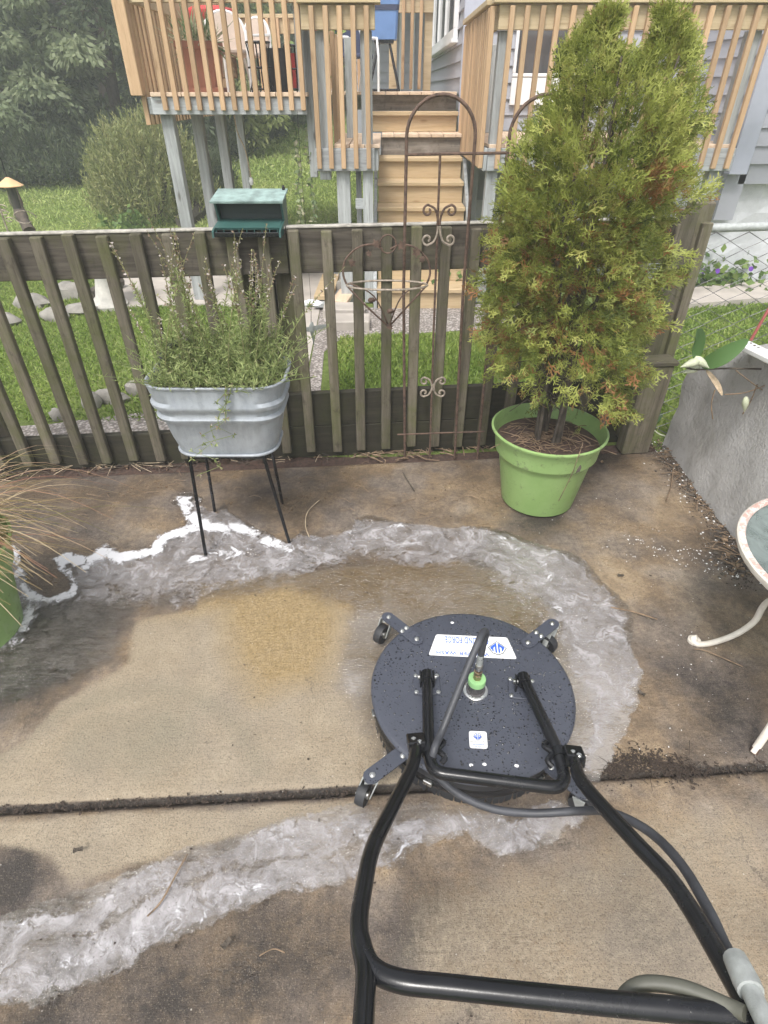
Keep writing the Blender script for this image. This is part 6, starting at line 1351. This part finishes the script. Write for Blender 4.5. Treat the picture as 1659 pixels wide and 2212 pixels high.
# ------------------------------------------------------------------ TREES, bush, undergrowth on the far side
M['tree_a'] = m_leaf('grey_green_tree_leaf', [(.13,.17,.10),(.21,.26,.15),(.31,.36,.21),(.40,.44,.26)], .55, .5)
M['tree_b'] = m_leaf('yellow_green_tree_leaf', [(.12,.16,.065),(.21,.26,.10),(.31,.35,.14),(.42,.43,.19)], .55, .5)
M['willow'] = m_leaf('olive_bush_leaf', [(.18,.215,.085),(.29,.33,.13),(.42,.43,.19),(.52,.48,.25)], .55, .4)
def crown_mesh(name, mat, rx, rz, clumps, per, lsz, seed, droop=.5):
    global RNG; RNG = np.random.default_rng(seed); ac = Acc()
    for k in range(clumps):
        d = rdir(1)[0]; q = RNG.uniform(.35,1.0)**.6; c = d*q*[rx, rx, rz]; r = RNG.uniform(.28,.5)*rx*.6
        D0 = rdir(per); rad = RNG.random(per)**.45; C0 = c+D0*rad[:,None]*[r, r, r*.42]; C0[:,2] -= (np.hypot(D0[:,0], D0[:,1])*rad)**2*r*.35
        D = D0*[1,1,.3]+RNG.normal(0,.4,(per,3)); D[:,2] -= droop
        ac.add(*leaf_quads(C0, D, rdir(per,1.0), RNG.uniform(.6,1.3,per)*lsz, lsz*.42, np.clip(RNG.uniform(.15,.8)+RNG.normal(0,.14,per),0,1)))
    return ac.mesh(name, mat)
CR = [crown_mesh('crown', 'tree_a', 2.1, 3.0, 85, 190, .17, 101), crown_mesh('crown', 'tree_a', 2.3, 2.6, 85, 190, .15, 102), crown_mesh('crown', 'tree_b', 2.0, 2.8, 80, 190, .16, 103)]
def trunk_mesh(seed):
    rr = random.Random(seed); mb = MB(); mb.tube(cr([Vector((0,0,-.6)), Vector((rr.uniform(-.1,.1),0,1.2)), Vector((rr.uniform(-.3,.3),rr.uniform(-.2,.2),3)), Vector((rr.uniform(-.5,.5),rr.uniform(-.4,.4),5.5))], 4), [.16,.15,.14,.13,.12,.12,.11,.10,.09,.08,.06,.05,.03], 8)
    for k in range(6):
        z = rr.uniform(1.0,4.2); a = rr.uniform(0,6.28); l = rr.uniform(.8,1.6); mb.tube(cr([Vector((0,0,z)), Vector((math.cos(a)*l*.5, math.sin(a)*l*.5, z+.25)), Vector((math.cos(a)*l, math.sin(a)*l, z+.3))], 3), [.05,.045,.04,.035,.03,.02,.01], 5)
    o = mb.build('trunk', 'bark', None, True, origin=(0,0,0)); me = o.data; bpy.data.objects.remove(o); return me
TK = [trunk_mesh(k) for k in range(3)]
TREES = [(-5.0,13.0,.80,1.9,0,'grey green leafy tree rising right behind the round olive bush'),(-7.0,12.6,.78,1.7,1,'drooping grey green tree left of the round bush at the lawn edge'),(-9.4,13.6,.9,2.0,0,'far left tree with dark trunk against the pale sky'),(-3.5,14.6,.8,2.0,2,'yellow green tree just left of the deck corner'),(-6.3,16.2,1.05,2.9,1,None),(-8.6,17.0,1.1,3.0,0,None),(-4.2,18.0,1.15,3.2,0,None),(-1.9,20.5,1.0,3.3,0,None),(-11.6,18,1.1,2.9,2,None),(.6,23,1.1,3.4,1,None),(-13.5,22,1.25,3.4,1,None),(-2.9,24,1.3,3.8,0,None),(-7,24,1.35,3.8,1,None),(3.8,25,1.3,3.8,0,None),(-10.5,25,1.4,4.0,0,None),(7.5,27,1.3,3.8,1,None)]
TL = {4: 'grey green tree in the second row between the front left trees', 5: 'grey green tree in the second row at the far left', 6: 'tall tree in the second row left of the deck corner post', 7: 'tree at the top of the slope seen under the left deck bay'}
for k, (x, y, s, cz, v, lb) in enumerate(TREES):
    t = thing('leafy_tree', (x, y, ground_z(x, y)), lb or TL.get(k, 'grey green leafy tree deep in the wood hidden behind the front trees'), 'tree', 'trees of the wood behind the lawn')
    o = place('trunk', TK[k % 3], WL[t], t, rot=(0,0,k*1.3)); o.scale = (s*1.1,)*3
    o = place('crown', CR[v], WL[t]+Vector((0,0,cz)), t, rot=(0,0,k*2.1)); o.scale = (s, s, s*1.05)
def bush_mesh(seed, rx, rz, shoots, mat):
    global RNG; RNG = np.random.default_rng(seed); ac = Acc(); rr = random.Random(seed)
    for k in range(shoots):
        d = rdir(1)[0]; d[2] = abs(d[2])*.95+.02; q = rr.uniform(.45,1.0)**.7; base = d*q*[rx, rx, rz]*[1,1,1]; m = 12; up = np.array([d[0]*.5, d[1]*.5, .9]); L = rr.uniform(.15,.34)*rx
        tt = np.linspace(0,1,m)[:,None]; C0 = base+up*tt*L; ac.add(*leaf_quads(C0, rdir(m,.9)*[1,1,1]+up*.8, rdir(m), RNG.uniform(.06,.12,m), .026, np.clip(rr.uniform(.2,.75)+RNG.normal(0,.13,m),0,1)))
    return ac.mesh('foliage', mat)
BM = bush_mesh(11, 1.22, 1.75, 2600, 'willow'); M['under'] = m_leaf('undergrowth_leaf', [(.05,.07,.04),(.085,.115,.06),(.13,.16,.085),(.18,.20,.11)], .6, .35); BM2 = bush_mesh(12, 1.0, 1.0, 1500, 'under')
def bush(name, x, y, s, me, label, group=None):
    t = thing(name, (x, y, ground_z(x, y)), label, 'bush', group); o = place('foliage', me, WL[t], t, rot=(0,0,x*3)); o.scale = (s, s, s)
    mb = MB()
    for k in range(5): a = k*1.26; mb.tube([Vector((x+math.cos(a)*.05, y+math.sin(a)*.05, WL[t].z-.05)), Vector((x+math.cos(a)*.45*s, y+math.sin(a)*.45*s, WL[t].z+.8*s))], .018, 5)
    mb.build('stems', 'bark', t)
UL = {1: 'dark undergrowth bush at the left frame edge under the drooping tree', 2: 'dark undergrowth bush behind the copper cone feeder', 3: 'dark undergrowth bush just left of the round olive bush', 4: 'dark undergrowth bush directly behind the round olive bush', 5: 'dark undergrowth bush behind the first deck post', 6: 'small dark bush between the first and second deck posts', 7: 'dark undergrowth bush seen past the third deck post', 8: 'dark undergrowth bush seen past the fourth deck post', 9: 'dark undergrowth bush on the slope behind the hanging vine'}
bush('round_bush', -3.45, 9.7, .70, BM, 'round olive green bush with upright shoots on the lawn left of the deck posts')
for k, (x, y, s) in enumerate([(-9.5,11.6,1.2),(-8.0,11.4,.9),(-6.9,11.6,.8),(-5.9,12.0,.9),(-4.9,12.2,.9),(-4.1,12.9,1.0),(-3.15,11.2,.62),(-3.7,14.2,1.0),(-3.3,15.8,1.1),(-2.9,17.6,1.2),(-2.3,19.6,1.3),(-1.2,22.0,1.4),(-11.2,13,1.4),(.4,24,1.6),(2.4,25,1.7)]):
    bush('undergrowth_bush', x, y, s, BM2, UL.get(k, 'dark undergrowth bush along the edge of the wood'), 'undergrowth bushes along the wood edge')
# ------------------------------------------------------------------ litter on the patio
def scatter(name, n, fn, smin, smax, mats, label=None):
    mb = MB()
    for k in range(n):
        p = fn(); s = random.uniform(smin, smax); d = Vector((random.uniform(.5,1.6)*s, random.uniform(.4,1)*s, random.uniform(.10,.35)*s)); a = random.uniform(0,6.28); rot = Matrix.Rotation(a,3,'Z')
        vs = [p+rot @ Vector((x*d.x/2*(.5+.5*random.random()), y*d.y/2*(.5+.5*random.random()), d.z*h)) for h in (0,1) for x, y in ((-1,-1),(1,-1),(1,1),(-1,1))]
        mb.add(vs, [(4,5,6,7),(0,1,5,4),(1,2,6,5),(2,3,7,6),(3,0,4,7)])
    return mb.build(name, mats, None, kind='stuff')
def near(pl, sd):
    Pw = G(pl)
    def f():
        i = random.randrange(len(Pw)-1); t = random.random(); return Vector((Pw[i][0]*(1-t)+Pw[i+1][0]*t+random.gauss(0,sd), Pw[i][1]*(1-t)+Pw[i+1][1]*t+random.gauss(0,sd), .002))
    return f
strip = [(1420,960),(1480,1040),(1540,1100),(1590,1190),(1600,1250)]
scatter('dark_crumbs', 2600, near(strip, .034), .0012, .008, 'soil'); scatter('dark_crumbs', 160, near(strip, .05), .006, .018, 'log'); scatter('brown_leaf_bits', 110, near(strip, .04), .008, .022, 'twig'); scatter('white_grit', 190, near(strip, .06), .003, .010, 'decal'); scatter('white_grit', 130, near([(1370,1180),(1480,1200),(1580,1230)], .05), .002, .007, 'decal')
scatter('white_grit', 160, lambda: Vector((random.uniform(.5,1.3), random.uniform(.9,2.4), .002)), .0015, .005, 'decal')
scatter('dark_crumbs', 420, near([(1310,1672),(1380,1650),(1500,1668),(1659,1655)], .012), .002, .010, 'soil'); scatter('dark_crumbs', 1500, near([(1315,1665),(1345,1645),(1400,1640),(1440,1660),(1490,1668)], .022), .0015, .008, 'soil')
scatter('dark_crumbs', 500, near([(-40,1757),(300,1735),(760,1712)], .008), .002, .009, 'soil')
scatter('dark_crumbs', 220, lambda: Vector((random.uniform(-1.2,1.2), random.uniform(.25,2.5), .002 if True else 0)), .002, .008, 'soil')
fb_line = [(-60,1030),(200,1008),(400,1000),(640,985),(860,965),(1060,950)]
scatter('dark_crumbs', 1500, near(fb_line, .03), .002, .014, 'mulch'); scatter('brown_leaf_bits', 130, near(fb_line, .035), .010, .03, 'twig')
def straw(name, n, fn, L0, L1, r, mat):
    mb = MB()
    for k in range(n):
        p = fn(); a = random.gauss(0, .5) if random.random() < .6 else random.uniform(0,6.28); L = random.uniform(L0, L1); d = Vector((math.cos(a), math.sin(a), 0))*L/2; h = Vector((0,0,r+random.uniform(0,.012)))
        mb.tube(cr([p-d+h, p+Vector((random.gauss(0,L*.08), random.gauss(0,L*.08), .008))+h, p+d+h], 3), r, 3)
    return mb.build(name, mat, None, kind='stuff')
straw('dry_stems', 60, near(fb_line, .035), .05, .26, .0016, 'palelead'); straw('dry_stems', 150, near(fb_line, .035), .04, .2, .0016, 'bark'); straw('dry_stems', 110, near([(820,985),(960,965),(1060,955)], .05), .04, .2, .0028, 'twig'); straw('dry_stems', 60, near(strip, .05), .03, .14, .0018, 'twig'); straw('dry_stems', 60, near([(1310,1665),(1400,1648),(1510,1665)], .025), .02, .06, .0009, 'soil'); straw('dry_stems', 120, lambda: PC+Vector((random.gauss(0,.09), random.gauss(0,.08), ph-.062)), .03, .13, .0018, 'twig')
straw('dry_stems', 46, near([(100,1060),(400,1050),(860,1090),(1010,1080)], .10), .02, .10, .0014, 'twig')
TW = [([(405,1845),(385,1880),(350,1945),(318,1980)], .0024, 'brown twig lying in the lower foam', 'twig'),([(1320,1312),(1370,1322),(1420,1338)], .003, 'thin bare twig on the dry concrete behind the puddle', 'twig'),([(1605,1440),(1530,1408),(1500,1402)], .002, 'fine dark twig beside the curled table foot', 'twig'),([(1440,1080),(1450,1050),(1455,1010)], .003, 'short dark twig beside the concrete wall base', 'twig'),([(560,2065),(590,2050),(615,2058)], .0014, 'small curved twig on the concrete at the lower left', 'twig'),([(870,1020),(882,1040),(895,1060)], .003, 'dark twig under the trellis foot', 'bark'),([(690,1080),(665,1105),(660,1135),(668,1160)], .0022, 'thin curved straw beside the tub stand leg', 'palelead')]
for pts, r, lb, mt in TW: tag(MB().tube(cr([gz(u, v, r+.0105) for u, v in pts], 5), r, 5).build('twig', mt, None, True), lb, 'twig')
for k, (u, v, lb) in enumerate(((170,1838,'small brown leaf scrap on the clean concrete at the left'),(1340,1245,'dark leaf scrap near the right end of the puddle'),(1300,1000,'tan curled leaf on the dirt beside the pot'),(490,2040,'dark brown leaf scrap below the lower foam'),(960,918+28,'dry leaf lying against the fence under the trellis'),(1385,1500,'reddish leaf scrap at the right of the cleaner'))):
    p = gz(u, v, .004); rr = random.Random(k+40); a0 = rr.uniform(0,6.28); n_ = 11; V = []; Fs = []
    for i in range(n_):
        f = i/(n_-1)-.5; w_ = .009*math.cos(f*2.9)*rr.uniform(.6,1.2); cz = .003+.007*abs(f)
        for sg in (-1, 0, 1): V.append(p+Matrix.Rotation(a0,3,'Z') @ Vector((f*.026, sg*w_+.004*math.sin(f*6), cz+abs(sg)*rr.uniform(.001,.005))))
    for i in range(n_-1):
        for j in (0, 1): Fs.append((i*3+j, i*3+j+1, i*3+j+4, i*3+j+3))
    tag(MB().add(V, Fs).build('leaf_scrap', 'twig' if k in (2,4) else 'bark', None, True), lb, 'leaf')

# ------------------------------------------------------------------ thin wet air
hz = MB().box((0, 17, 3.6), (90, 84, 9.6)).build('haze', 'white', None, origin=(0,17,3.6), kind='stuff')
hm = bpy.data.materials.new('haze'); hm.use_nodes = True; hm.node_tree.nodes.clear()
ho = hm.node_tree.nodes.new('ShaderNodeOutputMaterial'); hv = hm.node_tree.nodes.new('ShaderNodeVolumePrincipled')
hv.inputs['Color'].default_value = (.92,.96,1.0,1); hv.inputs['Density'].default_value = .0095; hv.inputs['Anisotropy'].default_value = .2
hm.node_tree.links.new(hv.outputs[0], ho.inputs['Volume']); hz.data.materials.clear(); hz.data.materials.append(hm)
